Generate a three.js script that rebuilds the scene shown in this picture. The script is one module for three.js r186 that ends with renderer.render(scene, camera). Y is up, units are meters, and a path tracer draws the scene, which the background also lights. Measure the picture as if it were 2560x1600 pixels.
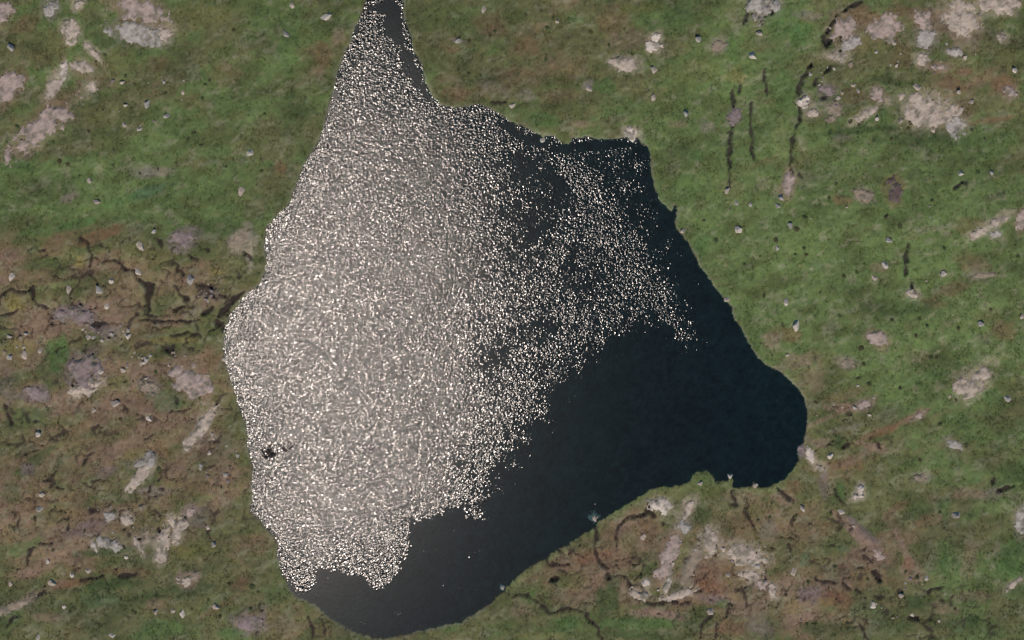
import * as THREE from 'three';
import { Sky } from 'three/addons/objects/Sky.js';
import { mergeGeometries, mergeVertices, toCreasedNormals } from 'three/addons/utils/BufferGeometryUtils.js';

// ------------------------------------------------------------------ camera, sky, sun, exposure
// One metre is ten pixels of the 2560 x 1600 photograph; x runs right, z runs down the photograph.
// The survey camera flies north of the tarn with its film plane level with the ground and the lens shifted south,
// so that the ground is drawn to scale while the water is seen near the sun's mirror direction.
const scene = new THREE.Scene();
const ALT = 400, SUN_ZENITH = 31 * Math.PI / 180, SUN_TURN = -0.14;
const sunSide = new THREE.Vector2(Math.sin(SUN_TURN), Math.cos(SUN_TURN));
const MIRROR = { x: -64, z: -8 };                                   // where calm water would mirror the sun
const EYE = { x: MIRROR.x - sunSide.x * ALT * Math.tan(SUN_ZENITH), z: MIRROR.z - sunSide.y * ALT * Math.tan(SUN_ZENITH) };
const camera = new THREE.PerspectiveCamera(2 * Math.atan(80 / ALT) * 180 / Math.PI, 1.6, 1, 9000);
camera.position.set(EYE.x, ALT, EYE.z);
camera.up.set(0, 0, -1);
camera.lookAt(EYE.x, 0, EYE.z);
camera.setViewOffset(1024, 640, -EYE.x * 4, -EYE.z * 4, 1024, 640);
scene.add(camera);

const towardSun = new THREE.Vector3(sunSide.x * Math.sin(SUN_ZENITH), Math.cos(SUN_ZENITH), sunSide.y * Math.sin(SUN_ZENITH));
const sky = new Sky();
sky.name = 'sky'; sky.userData.kind = 'structure';
sky.scale.setScalar(8000);
sky.material.uniforms.sunPosition.value.copy(towardSun);
sky.material.uniforms.turbidity.value = 1.2;
sky.material.uniforms.rayleigh.value = 1.1;
sky.material.uniforms.mieCoefficient.value = 0.0002;
sky.material.uniforms.mieDirectionalG.value = 0.5;
sky.material.uniforms.cloudCoverage.value = 0;
scene.add(sky);
scene.environmentIntensity = 0.1;

const sun = new THREE.DirectionalLight(new THREE.Color().setRGB(1, 0.855, 0.75), 3.3);
sun.position.copy(towardSun).multiplyScalar(400);
sun.castShadow = true; sun.shadow.mapSize.set(4096, 4096); sun.shadow.radius = 2;
Object.assign(sun.shadow.camera, { left: -170, right: 170, top: 170, bottom: -170, near: 10, far: 900 });
scene.add(sun, sun.target);

const renderer = new THREE.WebGLRenderer({ antialias: true });
renderer.setSize(1024, 640);
renderer.toneMapping = THREE.LinearToneMapping;
renderer.toneMappingExposure = 1.12;
renderer.shadowMap.enabled = true;

// ------------------------------------------------------------------ numbers
function generator(seed) { let a = seed >>> 0; return () => { a = (a + 0x6D2B79F5) | 0; let t = Math.imul(a ^ (a >>> 15), 1 | a); t = (t + Math.imul(t ^ (t >>> 7), 61 | t)) ^ t; return ((t ^ (t >>> 14)) >>> 0) / 4294967296; }; }
const TABLE = new Float32Array(65536); { const r = generator(77); for (let i = 0; i < 65536; i++) TABLE[i] = r() * 2 - 1; }
const lattice = (i, j, s) => TABLE[(Math.imul(i, 73856093) ^ Math.imul(j, 19349663) ^ Math.imul(s, 83492791)) >>> 7 & 65535];
function noise(x, z, s) {                                            // -1 .. 1, one blotch per unit
  const i = Math.floor(x), j = Math.floor(z), u = x - i, v = z - j, a = u * u * (3 - 2 * u), b = v * v * (3 - 2 * v);
  const p = lattice(i, j, s), q = lattice(i + 1, j, s), m = lattice(i, j + 1, s), n = lattice(i + 1, j + 1, s);
  return p + (q - p) * a + (m - p + (p - q - m + n) * a) * b;
}
const fbm = (x, z, s, o = 3) => { let t = 0, a = 0.55; for (let k = 0; k < o; k++) { t += a * noise(x, z, s + k * 17); x = x * 2.03 + 5.1; z = z * 2.03 - 3.7; a *= 0.5; } return t; };
const clamp = (x, a = 0, b = 1) => x < a ? a : x > b ? b : x;
const step = (a, b, x) => { const t = clamp((x - a) / (b - a)); return t * t * (3 - 2 * t); };
const mix = (a, b, t) => a + (b - a) * t;
const lin = (c) => { c /= 255; return c <= 0.04045 ? c / 12.92 : ((c + 0.055) / 1.055) ** 2.4; };
const rgb = (r, g, b) => [lin(r), lin(g), lin(b)];
const P = (px, py) => [(px - 1280) / 10, (py - 800) / 10];           // photograph pixel -> metres at water level

// ------------------------------------------------------------------ the tarn's outline
const SHORE = [920, -10, 907, 32, 886, 74, 878, 106, 865, 127, 854, 159, 844, 185, 838, 220, 830, 243, 820, 278, 812, 312, 801, 349, 788, 370, 772, 394, 759, 416, 746, 453, 730, 495, 719, 516, 690, 543, 669, 569,
  661, 612, 667, 651, 662, 691, 646, 716, 615, 738, 592, 768, 574, 800, 563, 832, 560, 862, 563, 905, 577, 948, 590, 985, 600, 1020, 614, 1054, 622, 1091, 619, 1117, 630, 1149, 634, 1176, 630, 1205, 632, 1240, 629, 1278,
  642, 1290, 656, 1306, 680, 1332, 697, 1359, 694, 1390, 703, 1425, 717, 1451, 733, 1486, 759, 1499, 788, 1510, 799, 1523, 830, 1547, 865, 1568, 894, 1581, 931, 1592, 952, 1594, 1010, 1586, 1063, 1573, 1116, 1562,
  1156, 1554, 1182, 1536, 1222, 1510, 1256, 1478, 1280, 1454, 1314, 1420, 1359, 1396, 1399, 1369, 1439, 1348, 1478, 1324, 1492, 1306, 1531, 1282, 1566, 1261, 1611, 1234, 1624, 1224, 1650, 1216, 1677, 1216, 1703, 1211,
  1724, 1203, 1730, 1190, 1746, 1178, 1769, 1173, 1783, 1190, 1790, 1203, 1818, 1200, 1826, 1182, 1833, 1200, 1834, 1216, 1862, 1217, 1880, 1212, 1886, 1202, 1893, 1214, 1902, 1219, 1920, 1216, 1946, 1205, 1960, 1197,
  1981, 1176, 1994, 1149, 1993, 1133, 2007, 1104, 2015, 1065, 2017, 1033, 2010, 1001, 1997, 975, 1973, 951, 1949, 930, 1920, 918, 1902, 906, 1883, 882, 1865, 848, 1849, 816, 1833, 795, 1828, 770, 1806, 744, 1788, 723,
  1769, 691, 1748, 665, 1732, 633, 1717, 606, 1703, 590, 1687, 569, 1688, 545, 1691, 516, 1685, 514, 1679, 530, 1650, 503, 1634, 469, 1627, 426, 1624, 396, 1621, 370, 1605, 362, 1592, 347, 1571, 345, 1539, 347,
  1492, 349, 1465, 344, 1431, 347, 1425, 362, 1407, 362, 1386, 341, 1364, 341, 1359, 355, 1352, 340, 1336, 333, 1301, 315, 1280, 306, 1270, 299, 1235, 278, 1196, 262, 1169, 267, 1135, 272, 1103, 262, 1084, 246,
  1063, 209, 1053, 164, 1032, 127, 1024, 87, 1008, 45, 1008, 0, 1000, -60, 960, -130, 925, -120];
const shore = []; for (let i = 0; i < SHORE.length; i += 2) shore.push(P(SHORE[i], SHORE[i + 1]));
function ring(points, x, z) {                                        // signed distance to a closed outline, negative inside
  let best = 1e9, inside = false;
  for (let i = 0, j = points.length - 1; i < points.length; j = i++) {
    const ax = points[j][0], az = points[j][1], ex = points[i][0] - ax, ez = points[i][1] - az, wx = x - ax, wz = z - az;
    const t = clamp((wx * ex + wz * ez) / (ex * ex + ez * ez)), dx = wx - ex * t, dz = wz - ez * t, q = dx * dx + dz * dz;
    if (q < best) best = q;
    if ((az > z) !== (points[i][1] > z) && x < ex * (z - az) / ez + ax) inside = !inside;
  }
  return inside ? -Math.sqrt(best) : Math.sqrt(best);
}
const fromShore = (x, z) => {
  if (Math.abs(x) > 140 || Math.abs(z) > 120) return Math.max(Math.abs(x) - 75, Math.abs(z) - 85);
  const d = ring(shore, x, z);
  return Math.abs(d) < 3 ? d + 0.22 * noise(x / 0.7, z / 0.7, 3) + 0.12 * noise(x / 0.33, z / 0.33, 4) : d;
};

// ------------------------------------------------------------------ heights
function swell(x, z, d) {                                            // ground without its small roughness
  if (d < 0) return -0.1 + Math.max(-0.35, d * 0.22) + Math.min(0, (d + 2) * 0.13) * (d > -14 ? 1 : 14 / -d);
  const far = Math.max(0, Math.hypot(x, z) - 170);
  return 0.2 * step(0, 0.9, d) + 0.018 * Math.min(d, 60) + step(0.5, 9, d) * (0.6 * fbm(x / 23, z / 17, 20, 3) + 0.26 * noise(x / 8.1, z / 6.2, 26) + 0.22 * noise(x / 3.6, z / 2.7, 24)) + far * 0.03 + 6 * step(0, 300, far) * (1 + noise(x / 210, z / 190, 25));
}

// photograph pixel -> point on the ground that it shows
function spot(px, py) {
  const [gx, gz] = P(px, py); let x = gx, z = gz, y = 0;
  for (let k = 0; k < 4; k++) { y = swell(x, z, fromShore(x, z)); const t = 1 - y / ALT; x = EYE.x + (gx - EYE.x) * t; z = EYE.z + (gz - EYE.z) * t; }
  return [x, z, y];
}
// ------------------------------------------------------------------ peat channels, hags and rock fissures: real grooves in the ground
// [width m, depth m, points ...] in photograph pixels
const GROOVES = [
  // peat ground left of the tarn
  [0.5, 0.45, 256, 655, 293, 648, 307, 668, 336, 680, 345, 690], [0.9, 0.7, 344, 696, 352, 706, 362, 712], [1.7, 0.8, 362, 712, 376, 718, 374, 736, 368, 754, 369, 772], [0.5, 0.4, 369, 772, 370, 790, 392, 796], [1.2, 0.8, 80, 716, 82, 733, 83, 748],
  [0.5, 0.45, 0, 760, 6, 735, 20, 727, 50, 729, 78, 730], [0.5, 0.4, 84, 748, 100, 762, 122, 770], [0.5, 0.45, 0, 790, 18, 788, 45, 776], [0.7, 0.5, 213, 600, 224, 622, 230, 628], [0.4, 0.4, 226, 632, 229, 650, 224, 665],
  [0.6, 0.5, 434, 654, 446, 673, 462, 688], [0.6, 0.5, 437, 714, 448, 732, 456, 744], [1.1, 0.6, 452, 742, 466, 748], [0.9, 0.6, 430, 776, 446, 772, 462, 770], [0.9, 0.6, 503, 788, 512, 780, 524, 776, 534, 768], [1.2, 0.6, 548, 792, 560, 778, 576, 762], [0.9, 0.5, 576, 762, 590, 744, 606, 728],
  [0.6, 0.4, 548, 738, 566, 744, 578, 754], [0.9, 0.5, 490, 706, 510, 718, 532, 720], [0.8, 0.5, 534, 738, 540, 746], [1.6, 0.7, 544, 802, 553, 816, 560, 826], [0.8, 0.5, 480, 834, 498, 842], [0.6, 0.4, 430, 840, 455, 836, 475, 832], [0.7, 0.4, 350, 800, 400, 806, 450, 802, 500, 804], [1.5, 0.7, 410, 870, 424, 880, 436, 892], [1.0, 0.6, 424, 876, 434, 864],
  [0.9, 0.6, 608, 634, 620, 640, 626, 652], [0.9, 0.5, 196, 750, 204, 764], [0.9, 0.6, 220, 806, 246, 816, 262, 808], [0.8, 0.5, 158, 780, 166, 790], [0.6, 0.4, 392, 594, 402, 606, 404, 620], [0.8, 0.5, 198, 594, 208, 596], [0.7, 0.4, 518, 625, 526, 627], [0.5, 0.35, 466, 640, 500, 648],
  [0.6, 0.4, 208, 1164, 220, 1142, 230, 1134], [0.6, 0.45, 90, 1370, 72, 1378, 66, 1404, 64, 1415], [0.6, 0.4, 95, 1360, 130, 1356], [0.8, 0.5, 12, 1010, 22, 1035, 28, 1060], [0.9, 0.5, 84, 982, 98, 998], [0.9, 0.6, 244, 912, 252, 918], [1.0, 0.5, 312, 1020, 317, 1032], [0.9, 0.5, 128, 1190, 140, 1182], [0.5, 0.35, 168, 1310, 172, 1330],
  [0.9, 0.5, 376, 1214, 372, 1232], [0.9, 0.5, 400, 1222, 412, 1228], [1.0, 0.6, 444, 1302, 462, 1294], [1.0, 0.6, 398, 1324, 412, 1332, 424, 1328], [0.9, 0.5, 340, 1344, 362, 1350], [0.6, 0.4, 514, 1310, 522, 1330, 528, 1346], [0.5, 0.4, 140, 1220, 160, 1225], [0.7, 0.4, 226, 1274, 245, 1280], [0.6, 0.4, 200, 1452, 235, 1446, 262, 1440], [0.6, 0.4, 300, 1444, 340, 1438],
  [0.5, 0.4, 20, 1560, 46, 1540], [0.6, 0.4, 90, 1490, 112, 1478], [0.4, 0.3, 650, 1512, 655, 1530], [0.6, 0.4, 772, 1540, 778, 1570, 782, 1600], [0.5, 0.35, 808, 1560, 815, 1590],
  // peat ground below the tarn
  [0.6, 0.5, 1492, 1311, 1491, 1345, 1489, 1369], [1.0, 0.6, 1489, 1369, 1494, 1396, 1500, 1412], [0.9, 0.6, 1500, 1412, 1518, 1420], [1.1, 0.6, 1519, 1436, 1524, 1446], [0.8, 0.5, 1560, 1298, 1590, 1290, 1616, 1285], [1.7, 0.8, 1612, 1286, 1624, 1276, 1636, 1290], [0.9, 0.5, 1618, 1256, 1622, 1270], [0.5, 0.45, 1560, 1298, 1545, 1325, 1539, 1340, 1544, 1366], [0.8, 0.5, 1655, 1304, 1658, 1312],
  [1.3, 0.8, 1374, 1452, 1394, 1445], [0.5, 0.4, 1535, 1442, 1566, 1443, 1574, 1462, 1580, 1486, 1604, 1501], [0.7, 0.5, 1604, 1501, 1637, 1513, 1677, 1504, 1727, 1508], [0.4, 0.4, 1280, 1494, 1314, 1486, 1346, 1507, 1380, 1536, 1402, 1525, 1436, 1523, 1465, 1536], [0.6, 0.5, 1465, 1536, 1489, 1562, 1505, 1597], [0.6, 0.5, 1400, 1376, 1410, 1386], [0.5, 0.4, 1366, 1398, 1374, 1416, 1386, 1412, 1424, 1414],
  [0.5, 0.45, 1830, 1224, 1832, 1246, 1840, 1262], [0.7, 0.5, 1826, 1268, 1842, 1262], [0.5, 0.4, 1870, 1250, 1862, 1280, 1880, 1310, 1890, 1330], [0.6, 0.4, 1784, 1340, 1788, 1390], [0.5, 0.4, 1785, 1536, 1756, 1560, 1748, 1595], [0.5, 0.4, 1824, 1510, 1812, 1540], [0.6, 0.45, 1790, 1595, 1792, 1560], [0.5, 0.4, 1850, 1465, 1862, 1490],
  [0.7, 0.5, 1942, 1222, 1966, 1244, 1982, 1256], [0.8, 0.5, 1982, 1292, 1981, 1318], [0.5, 0.4, 1970, 1356, 1980, 1378], [1.2, 0.8, 2183, 1429, 2192, 1438, 2202, 1452], [0.5, 0.4, 2040, 1445, 2060, 1454, 2086, 1458], [0.7, 0.5, 2106, 1462, 2126, 1474], [0.7, 0.5, 2136, 1472, 2152, 1486], [0.6, 0.4, 2160, 1388, 2180, 1408], [1.5, 0.8, 2276, 1545, 2300, 1552], [0.6, 0.45, 2300, 1552, 2320, 1572, 2332, 1580], [0.9, 0.6, 2158, 1520, 2166, 1522],
  [0.6, 0.4, 2090, 1222, 2092, 1240, 2110, 1260], [0.6, 0.4, 2150, 1560, 2160, 1580, 2175, 1600], [0.6, 0.4, 2186, 1488, 2212, 1498], [0.5, 0.4, 2310, 1478, 2360, 1470], [0.8, 0.5, 2190, 1110, 2204, 1122], [1.0, 0.7, 2488, 1196, 2484, 1212], [1.0, 0.7, 2494, 1226, 2512, 1222, 2534, 1214], [0.7, 0.5, 2106, 1124, 2122, 1106],
  // rock fissures above and right of the tarn
  [0.9, 1.1, 1898, -12, 1888, 18, 1883, 34, 1893, 54], [0.8, 1.0, 1915, -6, 1919, 20, 1914, 40], [0.5, 0.7, 1906, 2, 1900, 30, 1906, 60], [1.0, 1.2, 1922, 4, 1926, 34], [0.5, 0.6, 1872, 14, 1866, 40, 1862, 60], [0.7, 0.9, 1834, 224, 1832, 246, 1837, 268], [0.9, 0.9, 1822, 330, 1832, 334], [0.8, 0.9, 1828, 333, 1825, 362, 1823, 397, 1827, 420],
  [0.5, 0.7, 1878, 352, 1884, 384, 1886, 400], [0.5, 0.5, 1912, 170, 1915, 205, 1917, 238], [0.5, 0.5, 1848, 232, 1854, 212], [0.7, 0.8, 2156, 4, 2126, 18, 2108, 30], [0.9, 1.0, 2092, 40, 2074, 74, 2062, 92], [1.1, 1.0, 2062, 92, 2066, 108, 2078, 100], [0.8, 0.9, 2028, 158, 2022, 172], [0.8, 1.0, 2010, 188, 2000, 216, 1997, 238], [0.9, 1.0, 2000, 256, 2001, 276, 1998, 298], [1.0, 1.0, 1986, 334, 1984, 352, 1981, 378],
  [0.8, 0.9, 2097, 128, 2108, 136], [0.8, 0.9, 2098, 92, 2104, 100], [0.9, 0.9, 2080, 166, 2066, 184], [0.7, 0.8, 2044, 200, 2036, 214], [0.6, 0.7, 2114, 108, 2118, 112], [0.5, 0.6, 2054, 250, 2062, 246], [0.7, 0.8, 2272, 606, 2270, 624], [1.0, 1.0, 2270, 630, 2264, 646, 2266, 662], [0.7, 0.8, 2266, 664, 2268, 678, 2266, 692], [1.1, 0.8, 2278, 708, 2286, 718], [0.5, 0.5, 1996, 428, 2006, 446],
  [0.4, 0.7, 1837, 268, 1834, 300, 1828, 333], [0.4, 0.6, 1826, 418, 1824, 450, 1826, 470], [0.45, 0.7, 1878, 256, 1876, 300, 1880, 352], [0.4, 0.6, 1998, 298, 1990, 318, 1986, 334], [0.45, 0.7, 1981, 378, 1979, 410, 1984, 432], [0.5, 0.8, 2022, 172, 2014, 184, 2010, 190],
  [0.7, 0.5, 2386, 472, 2400, 462, 2415, 454], [0.6, 0.4, 1232, 258, 1262, 258],
].map(([w, d, ...p]) => { const q = []; for (let i = 0; i < p.length; i += 2) q.push(spot(p[i], p[i + 1])); const xs = q.map((a) => a[0]), zs = q.map((a) => a[1]); return { w, d, q, lo: [Math.min(...xs) - 2, Math.min(...zs) - 2], hi: [Math.max(...xs) + 2, Math.max(...zs) + 2] }; });
function groove(x0, z0) {                                            // [depth, how far into bare peat 0..1]
  let depth = 0, bare = 0;
  const x = x0 + 0.45 * noise(x0 / 1.4, z0 / 1.4, 11) + 0.2 * noise(x0 / 0.6, z0 / 0.6, 12), z = z0 + 0.45 * noise(x0 / 1.4, z0 / 1.4, 13) + 0.2 * noise(x0 / 0.6, z0 / 0.6, 14), fat = 1 + 0.6 * noise(x / 1.3, z / 1.3, 9) + 0.35 * noise(x / 0.5, z / 0.5, 10);
  for (const g of GROOVES) {
    if (x < g.lo[0] || x > g.hi[0] || z < g.lo[1] || z > g.hi[1]) continue;
    for (let i = 1, last = g.q.length - 1; i <= last; i++) {
      const ax = g.q[i - 1][0], az = g.q[i - 1][1], ex = g.q[i][0] - ax, ez = g.q[i][1] - az, wx = x - ax, wz = z - az, t = clamp((wx * ex + wz * ez) / (ex * ex + ez * ez));
      const s = (i - 1 + t) / last, best = Math.hypot(wx - ex * t, wz - ez * t), half = g.w * 0.44 * fat * (0.35 + 0.8 * Math.sin(Math.PI * clamp(s, 0.03, 0.97)) ** 0.6);
      depth = Math.max(depth, g.d * (1 - step(half * 0.55, half + 0.3, best)));
      bare = Math.max(bare, 1 - step(half * 0.6, half + 0.3, best));
    }
  }
  // a web of thin cracks and hags where the photograph shows open peat
  for (const [px, pz, a, b, k] of HAGS) {
    const q = ((x - px) / a) ** 2 + ((z - pz) / b) ** 2; if (q > 1) continue;
    const w = k * (1 - q) * 1.6 + 0.9 * noise(x / 4, z / 3, 15) - 0.35; if (w < 0.05) continue;
    const line = Math.abs(noise(x / 3.1, z / 2.4, 16) + 0.25 * noise(x / 1.1, z / 0.9, 17)), c = (1 - step(0.03, 0.14, line)) * clamp(w * 2.2);
    depth = Math.max(depth, 0.3 * c); bare = Math.max(bare, 0.85 * c);
  }
  return [depth, bare];
}
const HAGS = [[300, 720, 330, 150, 0.95], [490, 750, 140, 120, 1.4], [200, 840, 260, 90, 1.0], [420, 850, 170, 60, 1.0], [430, 1000, 220, 260, 0.45], [120, 1040, 180, 160, 0.5], [280, 1260, 330, 110, 0.7], [560, 1210, 90, 190, 0.6], [200, 1470, 260, 90, 0.45], [720, 1560, 130, 70, 0.4], [1500, 1420, 220, 130, 0.35], [1850, 1470, 210, 150, 0.7], [2080, 1450, 190, 170, 0.55], [2300, 1530, 270, 90, 0.6], [2130, 1080, 130, 110, 0.4]].map(([px, py, a, b, k]) => { const [x, z] = spot(px, py); return [x, z, a / 10, b / 10, k]; });
const height = (x, z) => swell(x, z, fromShore(x, z)) - groove(x, z)[0];

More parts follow.
